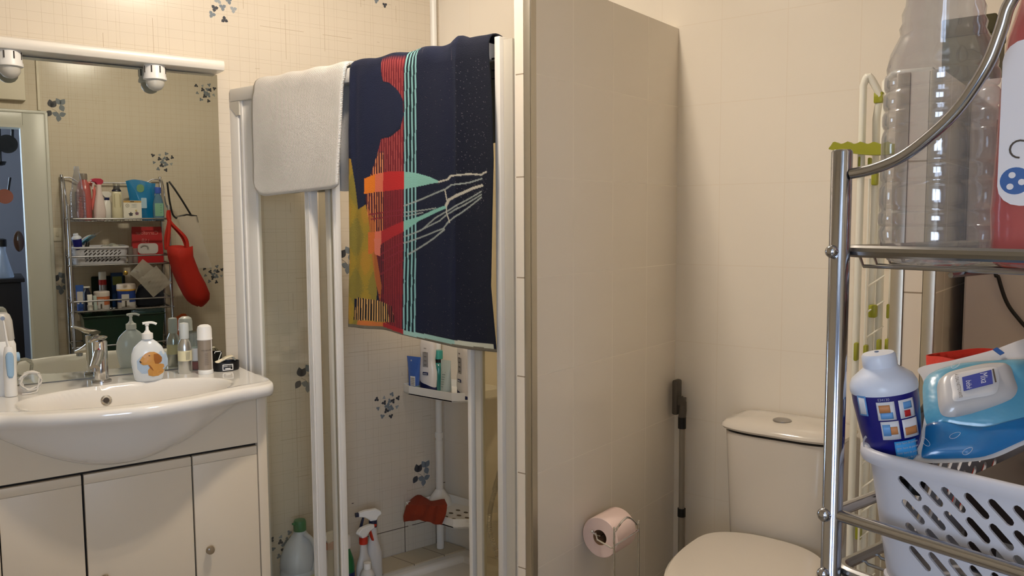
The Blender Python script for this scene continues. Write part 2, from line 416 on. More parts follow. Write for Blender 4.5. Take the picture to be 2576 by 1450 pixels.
for n0, n1, z0, z1 in ((-1.25, -0.30, 0.85, 0.90), (-1.25, -0.30, 2.05, 2.10), (-1.25, -1.20, 0.9, 2.05), (-0.35, -0.30, 0.9, 2.05), (-0.80, -0.75, 0.9, 2.05)): b.box(-1.86, -1.82, n0, n1, z0, z1)
struct(uframe(b.build('added_window_frame', M_frame)))  # frame of an added, unseen window for extra side light
b = MB()
for a0, a1, z0, z1 in ((-1.15, -0.05, 0.9, 0.95), (-1.15, -0.05, 2.10, 2.15), (-1.15, -1.10, 0.95, 2.10), (-0.10, -0.05, 0.95, 2.10), (-0.625, -0.575, 0.95, 2.10)): b.box(a0, a1, -1.56, -1.51, z0, z1)
wf = struct(uframe(b.build('window_1', M_frame)))
def emis(name, c, s_):
    t = NT(name); t.t.nodes.remove(t.bsdf); e = t.n('ShaderNodeEmission'); e.inputs[0].default_value = (*c, 1); e.inputs[1].default_value = s_; t.l(e.outputs[0], t.out.inputs[0]); return t.m
sky = MB().box(-1.15, -0.05, -1.60, -1.59, 0.9, 2.15).build('window_2', emis('daylight sky', HALL_C, HALL_E)); struct(uframe(sky))
MB().box(-1.11, -0.10, -1.545, -1.541, 0.94, 2.11).build('pane', THIN('window pane', (250, 252, 255)), wf)

fill_glow = MB().box(-1.905, -1.90, -1.25, -0.30, 0.85, 2.10).build('added_window_glow', emis('added side fill', HALL_C, FILL_E)); struct(uframe(fill_glow))  # unseen glowing sheet added at the hall end to brighten the rack side
# ceiling lamp with two tubes
lt = thing('ceiling_lamp', 'white ceiling lamp with two short glowing tubes', 'lamp', (LAMP_XYZ[0], LAMP_XYZ[1], CEIL), RZ)
MB().box(-0.15, 0.15, -0.07, 0.07, -0.035, 0.0, 0.006).build('base', P('lamp white', (235, 232, 225), 0.4), lt)
dz = LAMP_XYZ[2] - CEIL
for s_ in (-1, 1):
    MB().cyl((-0.09, s_ * 0.028, dz), (0.09, s_ * 0.028, dz), 0.010, seg=16).build('tube', emis('warm tube', LAMP_C, LAMP_E), lt)
    for e_ in (-1, 1):
        b = MB()
        b.cyl((e_ * 0.09, s_ * 0.028, dz), (e_ * 0.105, s_ * 0.028, dz), 0.013, seg=14)
        b.tube([(e_ * 0.103, s_ * 0.028, dz), (e_ * 0.115, s_ * 0.028, dz + 0.01), (e_ * 0.115, s_ * 0.028, -0.03)], 0.006, 8)
        b.build('tube_holder', P('lamp white', (235, 232, 225), 0.4), lt)
# ================================================================== mirror, washbasin, cabinet
M_chrome = P('chrome', (226, 226, 228), 0.08, metal=1.0)
M_dull = P('dull steel', (170, 168, 166), 0.28, metal=1.0)
M_white = P('white lacquer', (228, 222, 210), 0.28, coat=0.3)
M_cab = P('white cabinet front', (216, 202, 178), 0.42)
M_cer = P('white ceramic', (236, 232, 224), 0.10, coat=0.5)
M_plast = P('white plastic', (236, 234, 228), 0.35)
M_black = P('black plastic', (16, 16, 18), 0.4)
M_gap = P('painted gap shade', (40, 32, 24), 0.8)  # dark colour standing in for shade inside door, slot and lid gaps

mc = uthing('mirror_unit', 'large wall mirror with white lamp shelf above the washbasin', 'mirror', 0.465, WN, DECK)
MY, MT = R(-1.4244), R(0.6257)        # the glass hangs very slightly askew
gl = MB().box(-0.90, 0, -0.004, 0, -1.4 + DECK + 0.004, 1.868 - 1.4).build('mirror_glass', None, None, smooth=False)
t = NT('mirror silver'); t.bsdf.inputs['Metallic'].default_value = 1; t.bsdf.inputs['Roughness'].default_value = 0.004
t.bsdf.inputs['Base Color'].default_value = (0.60, 0.63, 0.60, 1); gl.data.materials.append(t.m)
gl.parent = mc; gl.location = (0.81 - 0.465, 2.675 - WN, 1.4 - DECK); gl.rotation_euler = Matrix.Rotation(MY, 4, 'Z').to_euler()
gl.rotation_euler = (Matrix.Rotation(MY, 4, 'Z') @ Matrix.Rotation(MT, 4, 'X')).to_euler()
MB().box(-0.54, 0.346, -0.0018, -0.0006, 0.006, 1.87 - DECK).build('backing_board', M_plast, mc)
b = MB()
prof = [(-0.0005, -0.002), (-0.10, -0.002), (-0.104, 0.006), (-0.106, 0.016), (-0.102, 0.026), (-0.094, 0.031), (-0.0005, 0.034)]
rows = [[(x, y, z + 1.874 - DECK) for y, z in prof] for x in (-0.56, -0.3, 0.0, 0.348)]
rg = [[b.bm.verts.new(q) for q in r] for r in rows]; b.skin(rg)
b.build('lamp_shelf', M_white, mc, bev=0.002)
M_bulb = P('frosted grey bulb', (196, 192, 180), 0.35)
for u_, nm in ((0.2425, 'a'), (0.616, 'b')):
    sp = MB().lathe([(0.029, 0), (0.031, -0.004), (0.031, -0.030), (0.033, -0.034), (0.033, -0.042), (0.029, -0.043)], (u_ - 0.465, 2.635 - WN, 1.872 - DECK), 28).build('spotlight', M_plast, mc)
    MB().lathe([(0.0255, -0.040), (0.0262, -0.050), (0.024, -0.060), (0.017, -0.069), (0.008, -0.0735), (0.001, -0.0745)], (u_ - 0.465, 2.635 - WN, 1.872 - DECK), 28).build('bulb', M_bulb, sp)
    b = MB()
    for k in range(8):
        a = 2 * math.pi * (k + 0.35) / 8; cx_, cy_ = u_ - 0.465 + 0.0305 * math.cos(a), 2.635 - WN + 0.0305 * math.sin(a)
        b.box(cx_ - 0.0016, cx_ + 0.0016, cy_ - 0.0016, cy_ + 0.0016, 1.872 - DECK - 0.024, 1.872 - DECK - 0.004)
    b.build('vent_slot', M_gap, sp)

# washbasin
wb = uthing('washbasin', 'wide white ceramic washbasin with bowed front on the cabinet', 'sink', 0.465, WN, 0.75)
front = smooth_pts([(0.105, 2.42, 0), (0.112, 2.36, 0), (0.135, 2.315, 0), (0.165, 2.30, 0), (0.23, 2.258, 0), (0.312, 2.225, 0), (0.38, 2.205, 0), (0.45, 2.193, 0), (0.51, 2.194, 0), (0.58, 2.206, 0), (0.644, 2.230, 0), (0.722, 2.256, 0), (0.780, 2.268, 0), (0.815, 2.283, 0), (0.828, 2.312, 0), (0.830, 2.40, 0)], 12)
def zbowl(u, n):
    a = abs((u - 0.462) / 0.270) ; c = (n - 2.385) / (0.165 if n > 2.385 else 0.150)
    d = (a ** 2.3 + abs(c) ** 2.2)
    k = max(0.0, 1 - d)
    s = min(1.0, k * 1.3); s = s * s / (s + 0.14) * 1.14
    return -0.122 * (1 - (1 - min(1.0, s)) ** 2.2) if k > 0 else 0.0
rows = []
NB = 76
for (u, nf, _) in front:
    row = []
    ub = min(max(u, 0.100), 0.830)
    for i in range(NB + 1):
        t_ = i / NB; n_ = (WN - 0.001) * (1 - t_) + nf * t_
        edge = min(1, (1 - t_) * 9); uu = ub + (u - ub) * t_
        ez = 0.0035 * max(0.0, 1 - abs((n_ - nf) - 0.025) / 0.022)
        z_ = DECK + zbowl(uu, n_ + 0.0) + ez
        row.append((uu - 0.465, n_ - WN, z_ - 0.75))
    for dn, dz in ((-0.0045, -0.0022), (-0.0085, -0.007), (-0.010, -0.014), (-0.009, -0.023), (-0.004, -0.031), (0.003, -0.037)):
        row.append((u - 0.465, nf + dn - WN, DECK + dz - 0.75))
    bell = max(0.0, 1 - ((u - 0.43) / 0.32) ** 2); be = bell ** 1.2
    nb_ = 2.352
    zlow = DECK - 0.045 - 0.135 * be
    for t_ in (0.12, 0.28, 0.45, 0.62, 0.78, 0.90, 1.0):
        n_ = (nf + 0.003) + (nb_ - nf - 0.003) * t_
        z_ = DECK - 0.037 + (zlow - DECK + 0.037) * (math.sin(t_ * math.pi / 2) ** 1.25)
        row.append((u - 0.465, n_ - WN, z_ - 0.75))
    rows.append(row)
b = MB().sheet(rows)
# close the two ends
for row_i in (0, -1):
    pass
bs = b.build('basin', M_cer, wb, angle=60)
of = atD(267, 1008, 1)
r_ = ray(267, 1008)
best = None
for k in range(400):
    d_ = 2.2 + k * 0.002; q = s1(np.array(CAM) + r_ * d_)
    if q[2] - (DECK + zbowl(q[0], q[1])) < 0 and zbowl(q[0], q[1]) < -0.004: best = q; break
if best is None: best = (0.44, 2.5, 0.90)
e_ = 0.004
gn = (zbowl(best[0], best[1] + e_) - zbowl(best[0], best[1] - e_)) / (2 * e_); gu = (zbowl(best[0] + e_, best[1]) - zbowl(best[0] - e_, best[1])) / (2 * e_)
nv = Vector((-gu, -gn, 1)).normalized()
og = MB().lathe([(0.0085, 0.000), (0.0085, 0.003), (0.0115, 0.0055), (0.0145, 0.004), (0.0155, 0.0)], (0, 0, 0), 28, cap0=False, cap1=False).build('overflow_ring', M_chrome, wb, solid=0.001)
og.location = (best[0] - 0.465, best[1] - WN, best[2] - 0.75); og.rotation_euler = nv.to_track_quat('Z', 'Y').to_euler()
oh = MB().lathe([(0.0088, 0.0), (0.0088, 0.0024)], (0, 0, 0), 24).build('overflow_hole', P('dark drain', (60, 52, 44), 0.6), wb)
oh.location = og.location; oh.rotation_euler = og.rotation_euler

# vanity cabinet
NC = 2.352
vc = uthing('vanity_cabinet', 'white bathroom cabinet with three doors under the washbasin', 'cabinet', 0.466, WN, FLOOR)
def vb(u0, u1, n0, n1, z0, z1): return (u0 - 0.466, u1 - 0.466, n0 - WN, n1 - WN, z0 - FLOOR, z1 - FLOOR)
MB().box(*vb(0.125, 0.800, NC + 0.020, WN - 0.002, FLOOR + 0.1, 0.745)).build('body', M_gap, vc)
b = MB(); 
MB().box(*vb(0.795, 0.822, NC - 0.002, WN - 0.002, FLOOR, 0.884), 0.001).build('side_panel', M_cab, vc)
MB().box(*vb(0.110, 0.137, NC - 0.002, WN - 0.002, FLOOR, 0.884), 0.001).build('side_panel', M_cab, vc)
MB().box(*vb(0.138, 0.794, NC, NC + 0.016, 0.7475, 0.896)).build('fascia', M_cab, vc)
MB().box(*vb(0.138, 0.794, NC + 0.04, NC + 0.055, FLOOR, FLOOR + 0.1)).build('plinth', M_cab, vc)
M_knob = P('smoky clear knob', (168, 150, 124), 0.12, trans=0.55)
for u0, u1, ku, kz, op in ((0.140, 0.3255, 0.20, 0.465, 0), (0.3315, 0.604, 0.366, 0.452, 0.0), (0.6085, 0.792, 0.642, 0.463, 0)):
    if True:
        d = MB().box(*vb(u0, u1, NC, NC + 0.016, FLOOR + 0.105, 0.713), 0.0012)
        d.box(*vb(u0, u1, NC, NC + 0.016, 0.7145, 0.7385), 0.0012); d.box(*vb(u0, u1, NC + 0.003, NC + 0.015, 0.712, 0.7155))
        d = d.build('door', M_cab, vc)
        MB().lathe([(0.004, 0), (0.005, -0.006), (0.010, -0.014), (0.0125, -0.020), (0.011, -0.026), (0.006, -0.029), (0.001, -0.0295)], (ku - 0.466, NC - WN, kz - FLOOR), 20, axis='y').build('knob', M_knob, d)

# tap
tp = uthing('faucet', 'chrome single lever tap on the washbasin', 'tap', 0.428, 2.612, DECK, rz=R(-20))
MB().lathe([(0.0265, 0), (0.0265, 0.006), (0.022, 0.008)], seg=32).build('base_ring', M_dull, tp)
MB().lathe([(0.0195, 0.006), (0.0195, 0.118), (0.0175, 0.122), (0.001, 0.124)], seg=32).build('body', M_chrome, tp)
b = MB()
for (y, w, z0, z1) in (): pass
rg = []
for y, w, zc, h in ((-0.010, 0.014, 0.088, 0.036), (-0.03, 0.015, 0.080, 0.026), (-0.055, 0.0145, 0.070, 0.020), (-0.080, 0.013, 0.063, 0.016), (-0.094, 0.012, 0.060, 0.013)):
    rg.append([b.bm.verts.new((w * math.cos(a), y, zc + h / 2 * math.sin(a))) for a in [2 * math.pi * i / 20 for i in range(20)]])
b.skin(rg); b.build('spout', M_chrome, tp)
MB().lathe([(0.0075, 0.0), (0.0095, 0.001), (0.0095, 0.012)], (0, -0.086, 0.046), 20).build('aerator', M_dull, tp)
b = MB(); rg = []
for y, w, zc, h in ((0.018, 0.018, 0.130, 0.012), (0.0, 0.0195, 0.131, 0.014), (-0.025, 0.017, 0.131, 0.011), (-0.06, 0.013, 0.134, 0.008), (-0.105, 0.010, 0.136, 0.007), (-0.122, 0.005, 0.136, 0.005)):
    rg.append([b.bm.verts.new((w * math.cos(a), y, zc + h / 2 * math.sin(a))) for a in [2 * math.pi * i / 20 for i in range(20)]])
b.skin(rg); b.build('lever', M_chrome, tp)
MB().lathe([(0.0032, 0.0), (0.0030, -0.0012), (0.001, -0.0014)], (0, -0.0194, 0.100), 12, axis='y').build('temperature_dot', P('red dot', (150, 30, 30), 0.3), tp)

# dog soap dispenser
dx, dn, _ = atZ(372, 955, DECK) and s1(atZ(372, 957, DECK))
sd = uthing('soap_dispenser', 'white pump soap dispenser with a brown dog picture on the washbasin', 'soap dispenser', dx + 0.004, dn, DECK, rz=R(-8))
MB().lathe([(0.034, 0), (0.0385, 0.004), (0.0435, 0.030), (0.0475, 0.060), (0.0455, 0.082), (0.038, 0.100), (0.025, 0.114), (0.0155, 0.121), (0.013, 0.126)], seg=40, sy=0.52).build('bottle', P('pearl white soap bottle', (222, 226, 226), 0.22, coat=0.4), sd)
pm = MB().lathe([(0.0155, 0.124), (0.0155, 0.140), (0.0095, 0.143), (0.007, 0.147), (0.0048, 0.150), (0.0040, 0.162), (0.0060, 0.164), (0.0058, 0.170)], seg=24).build('pump', M_plast, sd)
MB().tube(smooth_pts([(-0.012, 0, 0.170), (0.0, 0, 0.1715), (0.015, 0, 0.171), (0.026, 0, 0.166)], 4), 0.0038, 10, radii=None).build('nozzle', M_plast, pm)
M_dog = P('golden dog print', (198, 144, 74), 0.35); M_dog2 = P('brown dog print', (152, 94, 42), 0.35); M_sky = P('blue print', (176, 196, 216), 0.3); M_dk = P('dark print', (50, 34, 28), 0.4)
def print_on(poly, mat, lift, name, parent, R_=(0.0465, 0.52), zc=0.062, fn=None):
    """flat printed shape laid over the bottle's bulged front"""
    b = MB(); cx_ = sum(p[0] for p in poly) / len(poly); cz_ = sum(p[1] for p in poly) / len(poly)
    def rad(z):
        pr = [(0, .034), (.004, .0385), (.030, .0435), (.060, .0475), (.082, .0455), (.100, .038), (.114, .025), (.121, .0155)]
        for (z0, r0), (z1, r1) in zip(pr[:-1], pr[1:]):
            if z0 <= z <= z1: return r0 + (r1 - r0) * (z - z0) / (z1 - z0)
        return 0.02
    rings = []
    for k in (1.0, 0.75, 0.5, 0.25, 0.02):
        ring = []
        for (x, z) in poly:
            X, Z = cx_ + (x - cx_) * k, cz_ + (z - cz_) * k
            r = rad(Z); s_ = max(0.0, 1 - (X / r) ** 2) ** 0.5
            ring.append(b.bm.verts.new((X, -(r * 0.52 * s_) - lift, Z)))
        rings.append(ring)
    b.skin(rings, cap0=False, cap1=True)
    return b.build(name, mat, parent, smooth=False)
sc_ = 0.00026
def D2(pts): return [((x - 555) * 0.0001605 + 0.001, (1205 - y) * 0.0001600 - 0.002) for x, y in pts]
print_on(D2([(345, 800), (420, 720), (560, 690), (760, 650), (850, 700), (880, 820), (870, 930), (800, 1000), (600, 1060), (420, 1040), (350, 950)]), M_sky, 0.0012, 'print_background', sd)
print_on(D2([(385, 805), (440, 720), (490, 670), (560, 645), (640, 650), (690, 680), (740, 720), (775, 790), (750, 860), (690, 885), (740, 880), (800, 900), (815, 980), (790, 1060), (700, 1105), (600, 1108), (530, 1080), (520, 990), (560, 930), (530, 880), (450, 885), (405, 850)]), M_dog, 0.0018, 'dog_picture', sd)
print_on(D2([(630, 690), (700, 690), (770, 760), (765, 840), (700, 880), (650, 870), (630, 800)]), M_dog2, 0.0024, 'dog_ear', sd)
print_on(D2([(380, 800), (410, 805), (425, 830), (405, 840)]), M_dk, 0.0024, 'dog_nose', sd)
print_on(D2([(545, 705), (575, 712), (560, 722), (540, 716)]), M_dk, 0.0024, 'dog_eye', sd)
print_on(D2([(530, 885), (560, 890), (600, 950), (620, 1000), (600, 990), (560, 940)]), M_dog2, 0.0024, 'dog_collar', sd)

# spray cans and bottles to the right
q = s1(atZ(467, 939, DECK))
o = uthing('spray_bottle', 'slim brushed silver bottle with frosted cap and paper label', 'bottle', q[0], q[1], DECK)
MB().lathe([(0.0195, 0), (0.0205, 0.002), (0.0205, 0.078), (0.0185, 0.092), (0.012, 0.107), (0.010, 0.112)], seg=32).build('body', P('brushed silver', (196, 196, 192), 0.28, metal=0.9), o)
MB().lathe([(0.0135, 0.108), (0.0138, 0.112), (0.0138, 0.150), (0.0125, 0.156), (0.001, 0.159)], seg=28).build('cap', P('frosted grey cap', (206, 210, 206), 0.35, trans=0.15), o)
b = MB(); b.lathe([(0.0208, 0.040), (0.0208, 0.072)], seg=32, cap0=False, cap1=False); b.build('paper_label', P('old paper label', (226, 216, 176), 0.7), o)
for k in range(6): text('|||||||||', 0.0042, P('ink grey', (110, 105, 95), 0.6), o, (0, 0, 0.067 - k * 0.0042), (0, 0, R(10)), 'label_print', wrap=0.0212, sx=1.4)
q = s1(atZ(518, 940, DECK))
o = uthing('aerosol_can', 'taupe aerosol can with white cap and white stripe beside the silver bottle', 'spray can', q[0], q[1], DECK)
MB().lathe([(0.021, 0), (0.0222, 0.002), (0.0222, 0.012), (0.0215, 0.0135)], seg=32).build('base', M_plast, o)
MB().lathe([(0.0215, 0.0125), (0.0215, 0.1075)], seg=32).build('body', P('taupe lacquer', (142, 130, 116), 0.35), o)
MB().lathe([(0.0222, 0.106), (0.0228, 0.109), (0.0218, 0.111), (0.0216, 0.138), (0.0195, 0.147), (0.012, 0.152), (0.001, 0.1535)], seg=32).build('cap', M_plast, o)
b = MB(); rr = [[(0.0218 * math.sin(R(a)), -0.0218 * math.cos(R(a)), z) for a in (40, 44, 48, 52)] for z in (0.013, 0.107)]
b.sheet(rr).build('white_stripe', M_plast, o)
text('color wow flex', 0.006, P('dark grey ink', (84, 74, 64), 0.5), o, (0, 0, 0.075), (0, 0, R(-5)), 'label_print', wrap=0.0217, sx=0.9)
for k in range(7): text('||||||||||', 0.0035, P('dark grey ink', (84, 74, 64), 0.5), o, (0, 0, 0.064 - k * 0.0055), (0, 0, R(-5)), 'label_print', wrap=0.0217, sx=1.2)
q = s1(atZ(494, 931, DECK))
o = uthing('clear_bottle', 'clear plastic bottle with red liquid between silver bottle and taupe can', 'bottle', q[0] + 0.004, q[1] + 0.008, DECK)
MB().lathe([(0.017, 0.0005), (0.0185, 0.003), (0.0185, 0.112), (0.0195, 0.114)], seg=28, cap1=False).build('body', THIN('clear tinted plastic', (214, 226, 226), 0.3, milky=0.12), o)
MB().lathe([(0.0165, 0.002), (0.0175, 0.004), (0.0175, 0.027)], seg=28).build('red_liquid', P('red liquid', (176, 40, 26), 0.15), o)
MB().lathe([(0.0188, 0.030), (0.0188, 0.070)], seg=28, cap0=False, cap1=False).xf(lambda c: c).build('sticker', P('white sticker', (225, 222, 214), 0.5), o)

# round black tin
q = s1(atZ(573, 934, DECK))
o = uthing('black_tin', 'black oval tin with white framed label at the right end of the washbasin', 'tin', q[0] + 0.002, q[1] + 0.022, DECK)
b = MB().lathe([(0.037, 0), (0.040, 0.002), (0.041, 0.028), (0.0395, 0.028), (0.0385, 0.004)], seg=40, sy=0.72, cap1=False)
b.build('tin_body', M_black, o)
MB().lathe([(0.038, 0.0035), (0.038, 0.005)], seg=32, sy=0.70).build('tin_inside', M_black, o)
lb = MB(); lb.box(-0.016, 0.016, -0.0005, 0.0005, 0, 0.0025); lb.box(-0.016, 0.016, -0.0005, 0.0005, 0.0165, 0.019); lb.box(-0.016, -0.0138, -0.0005, 0.0005, 0, 0.019); lb.box(0.0138, 0.016, -0.0005, 0.0005, 0, 0.019); lb.box(-0.008, 0.008, -0.0005, 0.0005, 0.004, 0.007)
lo = lb.build('label_frame', M_plast, o); lo.location = (-0.004, -0.031, 0.004); lo.rotation_euler = (0, 0, R(-6))
text('BEARD WAX', 0.0045, M_plast, o, (-0.004, -0.0312, 0.0165), (R(90), 0, R(-6)), 'label_print')
o = uthing('paper_bundle', 'folded cream paper bundle lying in the black tin', 'paper', q[0], q[1] + 0.02, DECK + 0.029)
b = MB()
for k in range(9): 
    a = [( -0.030, -0.012 + 0.0025 * k, -0.004 + 0.0004 * k), (0.004, -0.010 + 0.0025 * k, 0.010), (0.020, -0.012 + 0.0025 * k, 0.014), (0.028, -0.010 + 0.0025 * k, 0.002)]
    b.tube(a, 0.0016, 5)
b.sheet([[(-0.028, -0.015, -0.003), (0.002, -0.015, 0.0115), (0.021, -0.016, 0.0155), (0.029, -0.013, 0.004)], [(-0.026, 0.012, -0.002), (0.002, 0.013, 0.0125), (0.021, 0.012, 0.0165), (0.032, 0.012, 0.005)]])
b.build('paper', P('cream paper', (228, 216, 186), 0.7), o, solid=0.0008)
o = uthing('floss_pick', 'white bent plastic floss pick standing in the black tin', 'floss pick', q[0] - 0.026, q[1] + 0.024, DECK + 0.007)
MB().tube([(0.0, 0, 0), (0.006, 0, 0.028), (0.015, 0, 0.050), (0.012, 0, 0.054), (-0.004, 0, 0.054), (-0.006, 0, 0.049)], 0.0012, 8).build('pick', M_plast, o)

# oral irrigator
q = s1(atZ(8, 985, DECK))
o = uthing('oral_irrigator', 'white oral irrigator with blue grip at the left of the washbasin', 'oral irrigator', 0.165, 2.600, DECK)
b = MB(); rg = []
for z, w0, w1, d0, d1 in ((0, -0.05, 0.046, -0.040, 0.046), (0.01, -0.052, 0.048, -0.042, 0.047), (0.10, -0.052, 0.052, -0.030, 0.047), (0.135, -0.052, 0.052, -0.026, 0.047), (0.146, -0.048, 0.048, -0.022, 0.044)):
    rg.append([b.bm.verts.new(((w0 + w1) / 2 + (w1 - w0) / 2 * (abs(math.cos(a)) ** 0.45) * (1 if math.cos(a) > 0 else -1), (d0 + d1) / 2 + (d1 - d0) / 2 * (abs(math.sin(a)) ** 0.45) * (1 if math.sin(a) > 0 else -1), z)) for a in [2 * math.pi * (i + .5) / 36 for i in range(36)]])
b.skin(rg); b.build('housing', M_plast, o)
b = MB(); rg = []
for z, k, zz in ((0.146, 0.96, 0), (0.150, 1.0, 0), (0.200, 0.94, 0), (0.216, 0.84, 0), (0.222, 0.72, 0)):
    rg.append([b.bm.verts.new((0.05 * k * (abs(math.cos(a)) ** 0.5) * (1 if math.cos(a) > 0 else -1), 0.012 + 0.034 * k * (abs(math.sin(a)) ** 0.5) * (1 if math.sin(a) > 0 else -1), z)) for a in [2 * math.pi * (i + .5) / 32 for i in range(32)]])
b.skin(rg); b.build('water_tank', P('milky tank plastic', (214, 210, 200), 0.3, trans=0.25), o)
MB().lathe([(0.013, 0.0), (0.013, 0.008), (0.009, 0.010)], (0.050, 0.004, 0.098), 16, axis='x').build('dial', P('light blue plastic', (150, 182, 208), 0.35), o)
hp = MB().lathe([(0.0145, 0.0), (0.0155, 0.003), (0.0150, 0.075), (0.0135, 0.115), (0.0100, 0.132), (0.0085, 0.135)], (0.030, -0.055, 0.001), 26).build('handpiece', M_plast, o)
b = MB(); rr = [[(0.030 + (r_ + 0.0006) * math.sin(a) , -0.055 - (r_ + 0.0006) * math.cos(a), z) for a in [w_ * k_ / 4 for k_ in range(-4, 5)]] for z, r_, w_ in ((0.052, .0153, 0.25), (0.060, .0152, 0.50), (0.085, .0150, 0.62), (0.110, .0140, 0.70), (0.118, .0132, 0.55), (0.122, .0125, 0.25))]
b.sheet(rr).build('blue_grip', P('light blue plastic', (150, 182, 208), 0.35), hp, solid=0.001)
MB().tube([(0.030, -0.055, 0.132), (0.027, -0.055, 0.150), (0.022, -0.055, 0.205), (0.019, -0.055, 0.212)], 0.0026, 8, radii=[0.0045, 0.003, 0.0022, 0.0028]).build('nozzle', M_plast, hp)
MB().lathe([(0.0055, -0.002), (0.0055, 0.002)], (0.020, -0.056, 0.213), 14, axis='y').build('nozzle_ring', M_dull, hp)
cp = []
for k in range(150):
    a = k * 0.30; cp.append((0.079 + 0.024 * math.cos(a) + 0.003 * math.sin(k * 1.7), -0.034 + 0.006 * math.sin(a * 0.37), 0.032 + 0.028 * math.sin(a + 0.2 * math.sin(a * .21)) * (1 - 0.0016 * k)))
cp += [(0.095, -0.040, 0.010), (0.090, -0.052, 0.004), (0.075, -0.060, 0.003), (0.055, -0.058, 0.003)]
MB().tube(cp, 0.0018, 6).build('coiled_hose', P('clear white hose', (220, 214, 202), 0.35), o)
# ================================================================== shower
M_pvc = P('white enamelled profile', (226, 222, 214), 0.3, coat=0.3)
M_pvcg = P('grey shade profile', (196, 190, 176), 0.35)
M_glass = THIN('shower glass', (248, 249, 246), 0.05, milky=0.02, milk=(220, 216, 200))
YR = 1.56
se = thing('shower_enclosure', 'white framed glass shower screen with folded sliding doors', 'shower screen', (-1.80, YR, FLOOR))
def X(px, py=700, y=YR): return atY(px, py, y)[0]
def sb(x0, x1, y0, y1, z0, z1): return (x0 + 1.80, x1 + 1.80, y0 - YR, y1 - YR, z0 - FLOOR, z1 - FLOOR)
ZB, ZT = 0.10, 1.835
# profile on the mirror wall: ribbed
b = MB()
x0 = -2.452
for k, (w_, d_) in enumerate(((0.012, 0.016), (0.010, 0.020), (0.020, 0.017), (0.010, 0.021), (0.018, 0.018))):
    b.box(*sb(x0, x0 + w_, YR - d_, YR + 0.02, ZB, 1.818)); x0 += w_
b.build('wall_profile', M_pvcg, se, bev=0.001)
b = MB().box(*sb(x0, x0 + 0.052, YR - 0.014, YR + 0.012, ZB, 1.80), 0.002)
b.build('wall_profile', M_pvc, se)
xl = x0 + 0.052
b = MB().box(*sb(xl, X(655), YR - 0.006, YR + 0.012, ZB, 1.79), 0.002); b.box(*sb(xl + 0.012, xl + 0.020, YR - 0.012, YR + 0.0, ZB, 1.79))
b.build('door_stile', M_pvc, se)
# rail along the top
MB().box(*sb(-2.368, X(1241, 130), YR - 0.018, YR + 0.020, 1.790, 1.832), 0.006).build('top_rail', M_pvc, se)
MB().prism([(-2.368 + 1.8, 1.79 - FLOOR), (-2.368 + 1.8, 1.775 - FLOOR), (-2.335 + 1.8, 1.745 - FLOOR), (-2.318 + 1.8, 1.745 - FLOOR), (-2.318 + 1.8, 1.79 - FLOOR)], -0.016, 0.012, axis='y').build('corner_bracket', M_pvcg, se)
# folded doors
def stile(px0, px1, y0, y1, grooves, mat=M_pvc):
    a0, a1 = X(px0, 700, y0), X(px1, 700, y1); b = MB().box(*sb(a0, a1, y0, y1, ZB, 1.79), 0.002)
    for g in grooves:
        gx = a0 + (a1 - a0) * g; b.box(*sb(gx - 0.0022, gx + 0.0022, y0 - 0.004, y0 + 0.002, ZB, 1.79))
    return b.build('door_stile', mat, se)
stile(771, 804, YR - 0.014, YR + 0.010, (0.25, 0.5, 0.72))
stile(822, 842, YR + 0.006, YR + 0.022, (), M_pvcg)
stile(842, 861, YR + 0.004, YR + 0.022, (0.3,))
MB().box(*sb(X(655), X(771), YR + 0.001, YR + 0.005, ZB, 1.79)).build('glass_panel', M_glass, se)
MB().box(*sb(X(798), X(828), YR + 0.012, YR + 0.016, ZB, 1.79)).build('glass_panel', THIN('hazy shower glass', (236, 234, 224), 0.08, milky=0.16, milk=(214, 210, 196)), se)
# right hand side
b = MB().box(*sb(X(1176, 1000, YR - 0.012), X(1200, 1000, YR + 0.012), YR - 0.012, YR + 0.012, ZB, 1.79), 0.002); b.build('door_stile', M_pvc, se)
b = MB().box(*sb(X(1200, 1000), X(1213, 1000), YR - 0.006, YR + 0.012, ZB, 1.79)); b.build('door_stile', M_pvcg, se)
MB().box(*sb(X(1212, 1000), X(1252, 1000), YR + 0.001, YR + 0.005, ZB, 1.79)).build('glass_panel', THIN('amber hazy shower glass', (244, 238, 220), 0.06, milky=0.09, milk=(224, 212, 180)), se)
a0, a1, a2 = X(1250, 1000, YR - 0.016), X(1282, 1000, YR + 0.014), PX0 - 0.0005
b = MB().box(*sb(a0, a1, YR - 0.016, YR + 0.014, ZB, 1.842), 0.002); b.build('wall_profile', M_pvc, se)
b = MB().box(*sb(a1, a2, YR - 0.002, YR + 0.016, ZB, 1.835)); b.build('wall_profile', M_pvcg, se)
for zz in (1.792, 1.765, 1.745): MB().cyl((a0 - 0.012 + 1.8, -0.010, zz - FLOOR), (a0 + 1.8, -0.010, zz - FLOOR), 0.0025, seg=8).build('bolt', M_black, se)
MB().box(*sb(-2.45, a2, YR - 0.025, YR + 0.025, 0.082, 0.135), 0.004).build('bottom_rail', M_pvc, se)

